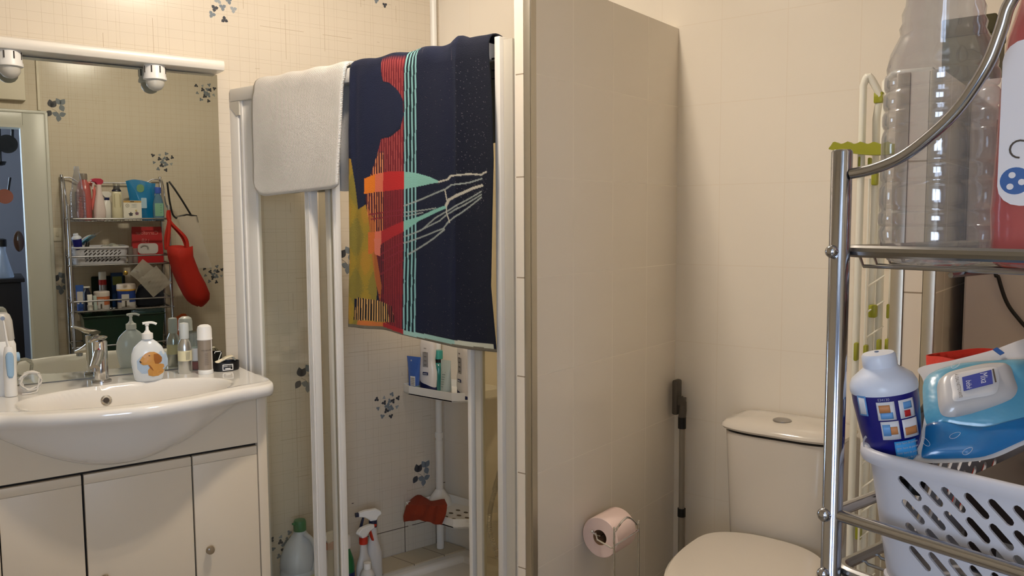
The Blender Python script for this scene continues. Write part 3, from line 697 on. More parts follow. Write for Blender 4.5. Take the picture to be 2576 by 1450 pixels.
# shower tray
tr = thing('shower_tray', 'white shower tray in the corner with tiled ledge', 'shower tray', (-1.8, 1.95, FLOOR))
b = MB()
cW = lambda y: (-2.16 - (2.32 - y) * math.tan(A1))   # mirror wall x at y
outer = [(cW(1.60) + 0.01, 1.60), (PX0 - 0.005, 1.60), (PX0 - 0.005, 2.315), (cW(2.315) + 0.01, 2.315)]
inner = [(cW(1.66) + 0.16, 1.66), (PX0 - 0.05, 1.66), (PX0 - 0.05, 2.26), (cW(2.26) + 0.16, 2.26)]
def ringv(poly, z, k=1.0):
    cx_, cy_ = sum(p[0] for p in poly) / 4, sum(p[1] for p in poly) / 4
    return [b.bm.verts.new((cx_ + (x - cx_) * k + 1.8, cy_ + (y - cy_) * k - 1.95, z - FLOOR)) for x, y in poly]
b.skin([ringv(outer, 0.082), ringv(outer, 0.118), ringv(inner, 0.118), ringv(inner, 0.100, 0.97), ringv(inner, 0.094, 0.90)])
b.build('tray', M_cer, tr, bev=0.006)
b = MB(); b.bm.verts
led = [(cW(1.62) + 0.004, 1.62), (cW(1.62) + 0.145, 1.62), (cW(2.31) + 0.120, 2.31), (cW(2.31) + 0.004, 2.31)]
b.prism([(x + 1.8, y - 1.95) for x, y in led], 0.1185 - FLOOR, 0.124 - FLOOR)
b.build('tiled_ledge', tile_mat('ledge tile', lin((206, 192, 164)), lin((90, 74, 52)), 1, 0.13, 0.0, 0.13, 5, 0.003), tr)

# corner shelf on its pole
px_, py_ = -2.124, 2.25
cs = thing('corner_shelf', 'white plastic corner shelf tower on a pole inside the shower', 'shower shelf', (px_, py_, 0.125))
b = MB().cyl((0, 0, 0), (0, 0, 0.43), 0.0145, seg=20); b.build('pole', M_plast, cs)
b = MB().cyl((0, 0, 0.43), (0, 0, 2.30), 0.0125, seg=20); b.build('pole', M_plast, cs)
MB().lathe([(0.0155, 0), (0.0155, 0.022)], (0, 0, 0.44), 20).build('collar', M_plast, cs)
def tray(z, dots):
    s_ = 1.0
    ang1 = math.atan2(-math.cos(A1), -math.sin(A1))    # along the mirror wall towards the camera
    e1 = (math.cos(ang1), math.sin(ang1)); e2 = (1, 0)
    def q(a, c): return (a * e1[0] + c * e2[0] - 0.020, a * e1[1] + c * e2[1] + 0.035)
    out = [q(-0.01, 0.0), q(0.165, 0.002), q(0.190, 0.060), q(0.190, 0.275), q(0.150, 0.315), q(-0.01, 0.318)]
    b = MB(); b.prism(out, z, z + 0.006)
    n = len(out)
    cx_, cy_ = q(0.09, 0.15)
    A, B_, C_, D_ = [], [], [], []
    for (x, y) in out:
        dx_, dy_ = cx_ - x, cy_ - y; L_ = math.hypot(dx_, dy_); ix, iy = x + dx_ / L_ * 0.004, y + dy_ / L_ * 0.004
        A.append(b.bm.verts.new((x, y, z))); B_.append(b.bm.verts.new((x, y, z + 0.034))); C_.append(b.bm.verts.new((ix, iy, z + 0.034))); D_.append(b.bm.verts.new((ix, iy, z + 0.004)))
    b.skin([A, B_, C_, D_], cap0=False, cap1=False)
    o = b.build('tray', M_plast, cs, smooth=False, bev=0.0015)
    MB().lathe([(0.05, 0), (0.045, 0.02), (0.028, 0.045), (0.018, 0.058), (0.0145, 0.062)], (0, 0, z + 0.003), 28).build('tray_collar', M_plast, cs)
    if dots:
        for a_, c_ in ((0.05, 0.14), (0.05, 0.18), (0.05, 0.22), (0.09, 0.15), (0.09, 0.19), (0.09, 0.23), (0.13, 0.17), (0.13, 0.21), (0.13, 0.25)):
            x, y = q(a_, c_); MB().lathe([(0.010, 0.0), (0.010, 0.0006)], (x, y, z + 0.0062), 12, sy=0.7).build('drain_hole', P('drain hole', (96, 84, 66), 0.8), cs)
TZ = 0.758
tray(TZ - 0.125, False); tray(0.297 - 0.125, True)
TS = TZ + 0.007
def onshelf(px, py=965, y=None): return atY(px, py, y)
# items on the upper shelf
M_navy = P('navy plastic', (28, 34, 78), 0.3)
def squeeze(o, w, h, mat, capmat=None, wb_=None, d=0.5, caph=0.0, capw=None, tip=0.04):
    """tube standing on its cap: round at the cap, flat crimp on top"""
    b = MB(); rg = []
    N = 28
    for t_ in (0, 0.15, 0.35, 0.6, 0.8, 0.93, 1.0):
        ww = (wb_ or w) * (1 - t_) + w * t_; dd = (wb_ or w) * d * 2 * (1 - t_) ** 0.8 * 0.5 + 0.0012
        rg.append([b.bm.verts.new((ww / 2 * math.cos(a), dd * math.sin(a), caph + (h - caph) * t_)) for a in [2 * math.pi * i / N for i in range(N)]])
    b.skin(rg); return b.build('tube_body', mat, o)
x_, y_, _ = onshelf(1042, y=2.135)
o = thing('face_wash_tube', 'blue squeeze tube upside down on the upper shower shelf', 'tube', (x_, y_, TS), R(6))
squeeze(o, 0.066, 0.132, P('translucent blue tube', (52, 92, 168), 0.25, coat=0.4), wb_=0.040, caph=0.02)
MB().lathe([(0.0205, 0), (0.0215, 0.003), (0.0205, 0.024)], seg=28).build('cap', P('pale aqua cap', (150, 180, 182), 0.3, trans=0.3), o)
MB().box(0.001, 0.023, -0.0235, -0.0225, 0.026, 0.062).build('barcode_label', M_plast, o)
b = MB()
for k in range(9): b.box(0.003, 0.021, -0.0242, -0.0234, 0.029 + k * 0.0033, 0.0303 + k * 0.0033)
b.build('barcode', P('dark grey ink', (84, 74, 64), 0.5), o)
text('n', 0.012, M_plast, o, (-0.004, -0.0105, 0.119), (R(90), 0, 0), 'printed_text')
def sanex(px, y, rz, lab, sc=1.0, tilt=0):
    x_, y_, _ = onshelf(px, y=y)
    o = thing('shampoo_bottle', lab, 'bottle', (x_, y_, TS), R(rz), 'white shower gel bottles with navy caps')
    b = MB(); rg = []
    for z, w_, d_, off in ((0.026, 0.072, 0.040, 0), (0.045, 0.078, 0.042, 0), (0.075, 0.078, 0.040, 0), (0.100, 0.066, 0.036, 0), (0.120, 0.062, 0.034, 0), (0.145, 0.070, 0.036, 0), (0.175, 0.072, 0.036, 0), (0.195, 0.062, 0.032, 0), (0.203, 0.044, 0.022, 0)):
        rg.append([b.bm.verts.new((w_ * sc / 2 * (abs(math.cos(a)) ** .7) * (1 if math.cos(a) > 0 else -1), d_ * sc / 2 * (abs(math.sin(a)) ** .8) * (1 if math.sin(a) > 0 else -1), z * sc + (0.012 * sc * math.cos(a) * -1 if z == 0.026 else 0))) for a in [2 * math.pi * (i + .5) / 36 for i in range(36)]])
    b.skin(rg); b.build('bottle_body', P('white shower gel bottle', (226, 220, 214), 0.3, coat=0.3), o)
    b = MB(); rg = []
    for z, w_, d_ in ((0.0, 0.070, 0.038), (0.003, 0.074, 0.041), (0.026, 0.0735, 0.0408)):
        rg.append([b.bm.verts.new((w_ * sc / 2 * (abs(math.cos(a)) ** .7) * (1 if math.cos(a) > 0 else -1), d_ * sc / 2 * (abs(math.sin(a)) ** .8) * (1 if math.sin(a) > 0 else -1), z * sc + (0.0125 * sc * math.cos(a) * -1 if z == 0.026 else 0))) for a in [2 * math.pi * (i + .5) / 36 for i in range(36)]])
    b.skin(rg); b.build('cap', M_navy, o)
    yb = -0.0215 * sc
    MB().box(-0.010 * sc, 0.016 * sc, yb - 0.0008, yb + 0.001, 0.062 * sc, 0.073 * sc, 0.0006).build('brand_patch', M_navy, o)
    text('sanex', 0.0085 * sc, M_plast, o, (0.003 * sc, yb - 0.0012, 0.0675 * sc), (R(90), 0, 0), 'printed_text')
    gi = P('grey print', (150, 146, 142), 0.6)
    b = MB(); b.box(-0.012 * sc, 0.014 * sc, yb + 0.0025, yb + 0.0035, 0.092 * sc, 0.150 * sc); b.build('print_block', gi, o)
    for k in range(5): text('||||||||', 0.0045, P('dark grey ink', (84, 74, 64), 0.5), o, (0.001, yb + 0.0020, (0.165 - k * 0.016) * sc), (R(90), 0, 0), 'printed_text', sx=1.3)
    return o
sanex(1078, 2.185, 4, 'white shower gel bottle with navy cap behind the blue tube', 0.98)
sanex(1168, 2.155, -22, 'white shower gel bottle with navy cap beside the right door post', 1.0)
x_, y_, _ = onshelf(1122, y=2.14)
o = thing('mint_tube', 'pale grey-green cream tube standing between the two white gel bottles', 'tube', (x_, y_, TS), R(-2))
squeeze(o, 0.050, 0.134, P('mint tube', (190, 202, 194), 0.35), wb_=0.040, caph=0.02)
MB().lathe([(0.0205, 0), (0.021, 0.002), (0.0205, 0.020)], seg=28).build('cap', P('white grey cap', (206, 202, 196), 0.35), o)
for k in range(8): text('|||||||||||', 0.0042, P('dark grey green ink', (120, 134, 128), 0.5), o, (0, -0.0225 + 0.0021 * k, 0.040 + k * 0.0085), (R(90 - 10), 0, 0), 'printed_text', sx=1.3)
x_, y_, _ = onshelf(1104, y=2.215)
o = thing('teal_bottle', 'teal shampoo bottle with black collar behind the pale tube', 'bottle', (x_, y_, TS), 0)
MB().lathe([(0.022, 0), (0.024, 0.003), (0.024, 0.085), (0.018, 0.10), (0.0125, 0.104)], seg=28).build('bottle_body', P('teal plastic', (36, 116, 110), 0.25, coat=0.3), o)
MB().lathe([(0.013, 0.103), (0.013, 0.118)], seg=24).build('collar', M_black, o)
MB().lathe([(0.0165, 0.118), (0.0165, 0.145), (0.015, 0.150)], seg=24).build('cap', P('teal cap', (60, 150, 138), 0.3), o)
# rust coloured cloth draped over the lower tray's front edge
M_rust = P('rust cotton cloth', (140, 52, 26), 0.9, bump=(260, 0.6, 0.002), vary=0.12)
pts = []
y0 = 2.095
def cl(px, py, y): q_ = atY(px, py, y); return (q_[0], q_[1], q_[2])
top = [cl(1030, 1255, 2.20), cl(1050, 1246, 2.20), cl(1062, 1248, 2.20), cl(1075, 1258, 2.19), cl(1095, 1260, 2.18), cl(1120, 1257, 2.17)]
mid = [cl(1020, 1276, 2.10), cl(1042, 1272, 2.096), cl(1060, 1272, 2.105), cl(1080, 1273, 2.10), cl(1100, 1273, 2.10), cl(1124, 1272, 2.10)]
m2 = [cl(1016, 1298, 2.085), cl(1038, 1294, 2.088), cl(1060, 1295, 2.093), cl(1080, 1296, 2.092), cl(1100, 1296, 2.092), cl(1120, 1296, 2.092)]
bot = [cl(1017, 1313, 2.084), cl(1036, 1311, 2.093), cl(1055, 1309, 2.091), cl(1078, 1314, 2.090), cl(1098, 1320, 2.089), cl(1112, 1321, 2.088)]
rows = []
for a_, c_ in ((top, mid), (mid, m2), (m2, bot)):
    for k in range(6):
        t_ = k / 6; rows.append([tuple(a_[i][j] * (1 - t_) + c_[i][j] * t_ for j in range(3)) for i in range(6)])
rows.append(bot)
rows = [smooth_pts(r, 6) for r in rows]
rows = [[(x, y + 0.003 * math.sin(j * 0.8 + i * 0.3), z + (0.002 * math.sin(j * 0.5) if i < 8 else 0)) for j, (x, y, z) in enumerate(r)] for i, r in enumerate(rows)]
ox, oy, oz = rows[8][15]
b = MB().sheet([[(x - ox, y - oy, z - oz) for x, y, z in r] for r in rows])
o = b.build('cleaning_cloth', M_rust, None, solid=0.0025); o.location = (ox, oy, oz)
setp(o, 'rust red cloth draped over the front of the lower shower shelf', 'cloth')

# bottles standing on the ledge
LZ = 0.124
def stand(px, py, z=LZ): return atZ(px, py, z)
o_ = atN(750, 1318, 2.56)
o = uthing('bleach_jug', 'big white bleach jug with green cap behind the shower glass', 'jug', 1.005, 2.575, LZ, rz=R(10))
b = MB(); rg = []
for z, w_, d_ in ((0, 0.062, 0.052), (0.006, 0.067, 0.057), (0.100, 0.067, 0.057), (0.108, 0.064, 0.054), (0.116, 0.068, 0.058), (0.150, 0.064, 0.055), (0.190, 0.048, 0.043), (0.218, 0.028, 0.026), (0.232, 0.019, 0.019), (0.240, 0.0175, 0.0175)):
    rg.append([b.bm.verts.new((w_ * (abs(math.cos(a)) ** .75) * (1 if math.cos(a) > 0 else -1), d_ * (abs(math.sin(a)) ** .75) * (1 if math.sin(a) > 0 else -1), z)) for a in [2 * math.pi * (i + .5) / 40 for i in range(40)]])
b.skin(rg); b.build('jug_body', P('white jug plastic', (198, 204, 212), 0.35), o)
MB().tube(smooth_pts([(0.004, -0.022, 0.226), (0.012, -0.050, 0.214), (0.018, -0.064, 0.180), (0.018, -0.067, 0.145), (0.010, -0.058, 0.112)], 5), 0.008, 12).build('handle', P('white jug plastic', (198, 204, 212), 0.35), o)
MB().lathe([(0.0205, 0.236), (0.0215, 0.239), (0.021, 0.266), (0.018, 0.272), (0.001, 0.273)], seg=26).build('cap', P('green cap', (36, 112, 66), 0.35), o)
MB().box(-0.004, 0.004, -0.003, 0.003, 0.262, 0.268).xf(lambda c: (c.x - 0.024, c.y, c.z)).build('cap_tab', P('green cap', (36, 112, 66), 0.35), o)
b = MB(); b.lathe([(0.0685, 0.02), (0.0685, 0.095)], seg=40, sy=0.86, cap0=False, cap1=False); b.build('label', P('pale yellow label', (206, 204, 160), 0.5), o)
def sprayer(u, n, lab, name, H, w, colr, trig, facing, hsc=1.0, label_=None, bodycol=(206, 202, 196)):
    o = uthing(name, lab, 'spray bottle', u, n, LZ, rz=facing)
    b = MB(); rg = []
    for t_, k in ((0, .9), (0.02, 1.0), (0.42, 1.0), (0.50, 0.97), (0.62, 0.78), (0.74, 0.55), (0.86, 0.46), (0.93, 0.44), (1.0, 0.36)):
        rg.append([b.bm.verts.new((w * k * math.cos(a), w * 0.68 * k * math.sin(a), H * t_)) for a in [2 * math.pi * i / 32 for i in range(32)]])
    b.skin(rg); b.build('bottle_body', P('body ' + str(bodycol), bodycol, 0.35), o)
    MB().lathe([(0.0145, H - 0.002), (0.0150, H + 0.001), (0.0145, H + 0.022)], seg=24).build('collar', P('col ' + str(colr), colr, 0.35), o)
    hd = MB().prism([(x * hsc, H + 0.020 + z * hsc) for x, z in ((-0.010, 0), (0.011, 0), (0.014, 0.006), (0.028, 0.017), (0.050, 0.022), (0.050, 0.036), (0.030, 0.040), (-0.010, 0.040), (-0.026, 0.030), (-0.030, 0.020), (-0.018, 0.012))], -0.009, 0.009, axis='y').build('spray_head', M_plast, o, bev=0.003)
    b = MB().prism([(x * hsc, H + 0.020 + z * hsc) for x, z in ((0.030, 0.016), (0.036, 0.016), (0.044, -0.006), (0.050, -0.026), (0.045, -0.028), (0.037, -0.010))], -0.005, 0.005, axis='y')
    b.build('trigger', P('col ' + str(trig), trig, 0.35), o, bev=0.0015)
    MB().cyl((0.050 * hsc, 0, H + 0.020 + 0.029 * hsc), (0.060 * hsc, 0, H + 0.020 + 0.029 * hsc), 0.008).build('nozzle', P('col ' + str(trig), trig, 0.35), o)
    if label_:
        MB().lathe([(w + 0.0006, H * 0.12), (w + 0.0006, H * 0.36)], seg=32, sy=0.68, cap0=False, cap1=False).build('label', P('lab ' + str(label_), label_, 0.4), o)
    return o
sprayer(1.212, 2.520, 'white spray bottle with red trigger and red collar on the shower ledge', 'spray_bottle', 0.158, 0.032, (186, 44, 26), (196, 54, 30), R(18), 0.95)
o = sprayer(1.262, 2.545, 'taller white spray bottle with navy trigger behind the red one', 'spray_bottle', 0.200, 0.031, (34, 38, 62), (34, 38, 62), R(172), 1.05)
sprayer(1.092, 2.535, 'white spray bottle with orange collar seen between the folded door posts', 'spray_bottle', 0.165, 0.031, (200, 140, 110), (204, 196, 184), R(10), 0.9)
o = uthing('green_bottle', 'dark green cleaner bottle with white cap beside the folded doors', 'bottle', 1.146, 2.520, LZ)
MB().lathe([(0.026, 0), (0.028, 0.004), (0.028, 0.09), (0.024, 0.120), (0.014, 0.150), (0.012, 0.160)], seg=28).build('bottle_body', P('green bottle plastic', (34, 104, 58), 0.3), o)
MB().lathe([(0.0165, 0.158), (0.0165, 0.195), (0.014, 0.200)], seg=24).build('cap', P('white grey cap', (206, 202, 196), 0.35), o)
MB().lathe([(0.0285, 0.02), (0.0285, 0.075)], seg=28, cap0=False, cap1=False).build('label', P('navy label', (30, 40, 90), 0.4), o)
o = uthing('blue_label_bottle', 'white bottle with blue and yellow label low on the shower ledge', 'bottle', 1.195, 2.460, LZ)
MB().lathe([(0.024, 0), (0.026, 0.004), (0.026, 0.07), (0.018, 0.085), (0.011, 0.092)], seg=28).build('bottle_body', P('white grey cap', (206, 202, 196), 0.35), o)
MB().lathe([(0.0265, 0.052), (0.0265, 0.068)], seg=28, cap0=False, cap1=False).build('label', P('navy label', (30, 40, 90), 0.4), o)
MB().lathe([(0.0266, 0.030), (0.0266, 0.052)], seg=28, cap0=False, cap1=False).build('label_band', P('yellow label', (206, 168, 60), 0.4), o)
MB().lathe([(0.0125, 0.092), (0.0125, 0.112)], seg=20).build('cap', M_plast, o)
# shower hose behind the right glass
hp_ = [atY(1256, 1190, 1.78), atY(1249, 1225, 1.78), atY(1238, 1260, 1.78), atY(1232, 1300, 1.78), atY(1233, 1335, 1.78), atY(1240, 1365, 1.78), atY(1250, 1388, 1.78), atY(1266, 1405, 1.78)]
hp_ = [tuple(q) for q in hp_]; full = smooth_pts([(PX0 - 0.03, 1.80, 1.25)] + hp_ + [(PX0 - 0.035, 1.80, 0.47)], 14)
o = thing('shower_hose', 'ribbed metal shower hose looping behind the right glass panel', 'shower hose', (PX0 - 0.03, 1.80, 1.25))
rad = [0.0062 if k % 2 else 0.0074 for k in range(len(full))]
MB().tube([(x - o.location.x, y - o.location.y, z - o.location.z) for x, y, z in full], 0.007, 10, radii=rad).build('hose', M_dull, o)
MB().lathe([(0.020, 0), (0.020, 0.012), (0.012, 0.014), (0.012, 0.032)], (0.0295, 0, 0.0), 20, axis='x').xf(lambda c: (0.059 - c.x, c.y, c.z)).build('wall_outlet', M_chrome, o)

# ------------------------------------------------------------------ cloths over the rail
def drape(front_top, front_bot, back_len, name_mat, thick, nx, nz, wav, yoff=0.0, seed=1, topz=1.834, back_dx=0.0, corner=0.0):
    pass
t = NT('grey woven bath mat'); tc = t.n('ShaderNodeTexCoord'); sp = t.n('ShaderNodeSeparateXYZ'); t.l(tc.outputs['Object'], sp.inputs[0])
kx = t.math('SINE', t.math('MULTIPLY', sp.outputs[0], 2 * math.pi / 0.0042)); kz = t.math('SINE', t.math('MULTIPLY', sp.outputs[2], 2 * math.pi / 0.0042))
wv = t.math('MULTIPLY_ADD', t.math('MULTIPLY', kx, kz), 0.5, t.math('MULTIPLY', t.noise(tc.outputs['Object'], 160, 4), 1.6))
t.bump(wv, 0.9, 0.0016)
t.l(t.mix(t.math('MULTIPLY', t.noise(tc.outputs['Object'], 14, 4), 0.5), lin((228, 224, 216)), lin((192, 188, 180))), t.bsdf.inputs['Base Color']); t.bsdf.inputs['Roughness'].default_value = 0.95
M_mat = t.m
def mat_sheet():
    """bath mat: px outline of the front, hung over the rail"""
    YF = YR - 0.034
    L = lambda t_: atY(628 + (630 - 628) * t_, 235 + (440 - 235) * t_, YF)
    rows = []
    N = 44; T = 30
    def outline(s_):      # bottom edge, rounded corners
        px = 630 + (852 - 630) * s_
        py = 497 - 24 * s_ ; r_ = 46
        if s_ < 0.16: py -= r_ * (1 - math.sqrt(max(0, 1 - ((0.16 - s_) / 0.16) ** 2)))
        if s_ > 0.93: py -= 9 * ((s_ - 0.93) / 0.07) ** 2
        return px, py
    sT = [(636 + (868 - 636) * i / N) for i in range(N + 1)]
    prof_top = [(YR + 0.030, -0.34), (YR + 0.031, -0.20), (YR + 0.031, -0.08), (YR + 0.030, -0.02), (YR + 0.026, 0.004), (YR + 0.016, 0.012), (YR, 0.0145), (YR - 0.014, 0.013), (YR - 0.025, 0.004), (YR - 0.031, -0.01), (YR - 0.033, -0.03)]
    cols = []
    for i in range(N + 1):
        s_ = i / N; px, py = outline(s_)
        xb, _, zb = atY(px + 6 * (1 - s_), py, YF); xt = atY(sT[i] + 5 * (1 - s_), 300, YF)[0]
        col = []
        for (y, dz) in prof_top: col.append((xt + (0.0), y, 1.832 + dz + 0.002 * math.sin(i * 0.5)))
        for k in range(1, T + 1):
            t_ = k / T; z = (1.832 - 0.03) * (1 - t_) + zb * t_
            col.append((xt * (1 - t_ ** 0.6) + xb * t_ ** 0.6, YF + 0.003 * math.sin(i * 0.21 + 1) * t_ + 0.002 * math.sin(z * 17 + i * 0.1), z))
        cols.append(col)
    return [list(r) for r in zip(*cols)]
rows = mat_sheet(); c0 = (-2.05, YR, 1.83)
b = MB().sheet([[(x - c0[0], y - c0[1], z - c0[2]) for x, y, z in r] for r in rows])
o = b.build('bath_mat', M_mat, None, solid=0.009); o.location = c0
setp(o, 'light grey woven bath mat hanging over the left of the shower rail', 'bath mat')
# beach towel: woven figure, stripes and a hand with strings
def towel():
    YF = YR - 0.036
    nx, nz = 300, 430
    # outline of the hanging front, as points on the towel plane
    def PT(px, py): q_ = atY(px, py, YF); return q_[0], q_[2]
    Lp = [(880, 190), (879, 330), (881, 480), (884, 640), (880, 822)]
    Rp = [(1229, 128), (1238, 250), (1243, 400), (1240, 600), (1238, 720), (1252, 884)]
    def interp(pts, t_):
        k = t_ * (len(pts) - 1); i = min(int(k), len(pts) - 2); f = k - i
        return pts[i][0] * (1 - f) + pts[i + 1][0] * f, pts[i][1] * (1 - f) + pts[i + 1][1] * f
    Bp = [(880, 822), (925, 827), (965, 830), (1000, 841), (1035, 853), (1100, 865), (1180, 879), (1252, 886)]
    Ls = [PT(*interp(Lp, i / 40)) for i in range(41)]; Rs = [PT(*interp(Rp, i / 40)) for i in range(41)]
    Bs = smooth_pts([PT(*p) + (0,) for p in Bp], 10)
    bx = np.array([p[0] for p in Bs]); bz = np.array([p[1] for p in Bs])
    lz = np.array([p[1] for p in Ls])[::-1]; lx = np.array([p[0] for p in Ls])[::-1]; rz_ = np.array([p[1] for p in Rs])[::-1]; rx = np.array([p[0] for p in Rs])[::-1]
    S = np.linspace(0, 1, nx)
    ztop = 1.800
    T = np.linspace(0, 1, nz)
    V = []
    back = [(YR + 0.036, -0.30), (YR + 0.035, -0.22), (YR + 0.034, -0.15), (YR + 0.034, -0.09), (YR + 0.033, -0.05), (YR + 0.031, -0.015), (YR + 0.027, 0.003), (YR + 0.018, 0.010), (YR + 0.006, 0.0125), (YR - 0.006, 0.0125), (YR - 0.018, 0.010), (YR - 0.028, 0.002), (YR - 0.034, -0.012)]
    bump_ = lambda s_: 0.010 * np.exp(-((s_ - 0.78) / 0.035) ** 2) + 0.008 * np.exp(-((s_ - 0.90) / 0.07) ** 2) + 0.003 * np.sin(s_ * 26)
    xb_ = np.interp(S, np.linspace(0, 1, len(bx)), bx); zb_ = np.interp(S, np.linspace(0, 1, len(bz)), bz)
    x_top_l, x_top_r = np.interp(ztop, lz, lx), np.interp(ztop, rz_, rx)
    rows = []
    nb = len(back)
    for bi, (y, dz) in enumerate(back):
        X_ = x_top_l + (x_top_r - x_top_l) * S
        drop = dz
        if dz < -0.02: X_ = X_ - (0.052 * (1 - S) ** 2) * min(1.0, (-dz) / 0.10); dzv = dz * (1.0 - 0.22 * S)
        else: dzv = dz + 0 * S
        rows.append(np.stack([X_, np.full(nx, y) + 0.002 * np.sin(S * 30), 1.834 + dzv + bump_(S) * (1 if dz > -0.03 else 0.4)], 1))
    for t_ in T[1:]:
        z = ztop * (1 - t_) + zb_ * t_
        xl = np.interp(z, lz, lx); xr = np.interp(z, rz_, rx)
        X_ = xl + (xr - xl) * S
        fold = 0.0035 * np.sin(S * 19 + 1.1 * np.sin(t_ * 3)) * (0.4 + 0.6 * t_) + 0.004 * np.exp(-((S - 0.80 + 0.05 * t_) / 0.02) ** 2) * (1 - 0.5 * t_) - 0.004 * np.exp(-((S - 0.05) / 0.03) ** 2)
        rows.append(np.stack([X_, YF - 0.004 * t_ - fold, z], 1))
    G = np.stack(rows)                       # (ny, nx, 3)
    ny = G.shape[0]
    c0 = np.array([-1.54, YR, 1.834])
    me = bpy.data.meshes.new('beach_towel')
    idx = np.arange(ny * nx).reshape(ny, nx)
    f = np.stack([idx[:-1, :-1], idx[:-1, 1:], idx[1:, 1:], idx[1:, :-1]], -1).reshape(-1, 4)
    me.from_pydata((G - c0).reshape(-1, 3).tolist(), [], f.tolist()); me.update()
    # design coordinates: towel plane laid out on a 2576-wide sheet
    P3 = G.copy(); P3[:, :, 1] = YF
    cvec = (P3.reshape(-1, 3) - CAM) @ W2C.T
    dx = CX + F_PX * cvec[:, 0] / cvec[:, 2]; dy = CY + F_PX * cvec[:, 1] / cvec[:, 2]
    rowi = np.repeat(np.arange(ny), nx); isback = rowi < 6
    n = len(dx); rng = np.random.default_rng(3)
    def seg(x0, y0, x1, y1):
        vx, vy = x1 - x0, y1 - y0; t_ = np.clip(((dx - x0) * vx + (dy - y0) * vy) / (vx * vx + vy * vy), 0, 1)
        return np.hypot(dx - x0 - t_ * vx, dy - y0 - t_ * vy)
    def poly(pts):
        ins = np.zeros(n, bool); m = len(pts)
        for i in range(m):
            (x0, y0), (x1, y1) = pts[i], pts[(i + 1) % m]
            c = ((y0 > dy) != (y1 > dy)); xx = (x1 - x0) * (dy - y0) / ((y1 - y0) if y1 != y0 else 1e-9) + x0
            ins ^= c & (dx < xx)
        return ins
    K = lambda *c: np.array(lin(c))
    col = np.tile(K(22, 27, 46), (n, 1))
    def put(mask, c, a=1.0): col[mask] = col[mask] * (1 - a) + K(*c) * a
    nv = rng.random(n)
    # navy variations, worn fibres on the right
    rgt = (dx > 1150); put(rgt, (18, 22, 36))
    put(rgt & (nv > 0.985) & (np.abs(dy - 330) < 200), (120, 114, 124), 0.6); put((dx > 1060) & (nv > 0.995), (100, 94, 96), 0.5)
    # red field with fine stripes
    red = poly([(957, 150), (1018, 140), (1018, 850), (960, 835), (945, 640), (928, 560), (922, 500), (925, 470), (945, 400), (958, 350), (985, 345), (1010, 325), (1018, 290), (1015, 255), (1000, 225), (980, 208), (965, 205), (960, 190)])
    put(red, (108, 34, 42))
    per = 6.2; ph = ((dx - 957) / per) % 1.0
    stripe = (ph < 0.33)
    up = red & stripe & (dy < 440); put(up, (176, 84, 80), 0.75)
    lo = red & stripe & (dy >= 440) & (dy < 600) & (dx < 968); put(lo, (226, 138, 84), 0.95)
    lo2 = red & (dx < 968) & (~stripe) & (dy > 380); put(lo2, (66, 34, 44), 0.8)
    put(red & stripe & (dy > 385) & (dy < 440) & (dx < 968), (236, 150, 96), 0.9)
    put(red & stripe & (dy >= 440) & (dx >= 968), (150, 50, 56), 0.5)
    # leftmost orange stripes over navy beside the figure
    a_ = poly([(932, 460), (968, 380), (968, 440), (935, 500)]); put(a_ & stripe, (240, 160, 104), 0.9)
    # navy figure on top
    fig = (np.hypot(dx - 962, (dy - 276) * 0.83) < 57) | poly([(878, 180), (958, 172), (962, 210), (965, 330), (952, 380), (940, 420), (928, 455), (920, 500), (918, 520), (903, 528), (893, 460), (884, 380)])
    put(fig & (dx < 1017), (27, 33, 56))
    # aqua stripes
    band = (dx > 1019) & (dx < 1049); put(band, (22, 34, 40))
    for xc in (1021.5, 1029.5, 1038, 1046): put(band & (np.abs(dx - xc) < 1.7), (138, 188, 188), 0.95)
    # olive yellow field on the lower left with orange blot
    ol = poly([(878, 400), (885, 400), (895, 470), (903, 528), (922, 515), (930, 560), (940, 600), (944, 680), (950, 735), (948, 755), (895, 752), (893, 805), (972, 808), (968, 832), (878, 824)])
    put(ol, (150, 126, 48)); gr = np.sin(dx * 0.13 + 1) + np.sin(dy * 0.05) + 0.6 * nv
    put(ol & (gr < 0.1), (112, 108, 54), 0.6); put(ol & (gr > 1.3), (176, 128, 50), 0.6)
    ob = poly([(926, 520), (944, 560), (948, 640), (962, 720), (958, 760), (944, 700), (934, 620)]); put(ob, (172, 98, 50), 0.8)
    put(poly([(905, 806), (975, 812), (972, 832), (900, 824)]), (196, 104, 56), 0.8)
    # barred patch
    bp = poly([(903, 748), (952, 756), (990, 770), (1000, 812), (892, 804)]); put(bp, (26, 26, 30)); put(bp & (((dx - 890) / 6.0) % 1.0 < 0.4), (220, 170, 104), 0.9)
    put(poly([(950, 740), (975, 760), (985, 815), (1018, 845), (1018, 740)]) & (~stripe), (104, 34, 44), 0.9)
    # banner across: orange, salmon, red, aqua tapering to a point
    def banner(top_, bot_, x0, x1, c):
        tx = np.interp(dx, [p[0] for p in top_], [p[1] for p in top_]); bx_ = np.interp(dx, [p[0] for p in bot_], [p[1] for p in bot_])
        put((dx > x0) & (dx <= x1) & (dy > tx) & (dy < bx_), c, 0.98)
    tp_ = [(918, 450), (945, 438), (985, 431), (1020, 432), (1050, 436), (1085, 446), (1110, 457)]; bt_ = [(918, 488), (945, 484), (985, 480), (1020, 476), (1050, 470), (1085, 463), (1112, 459)]
    for x0, x1, c in ((918, 944, (222, 122, 38)), (944, 966, (214, 112, 84)), (966, 1019, (180, 44, 44)), (1019, 1112, (132, 184, 170))): banner(tp_, bt_, x0, x1, c)
    tp2 = [(935, 585), (965, 580), (1020, 556), (1055, 545), (1095, 528), (1130, 515)]; bt2 = [(935, 640), (965, 612), (1020, 582), (1055, 556), (1095, 538), (1132, 522)]
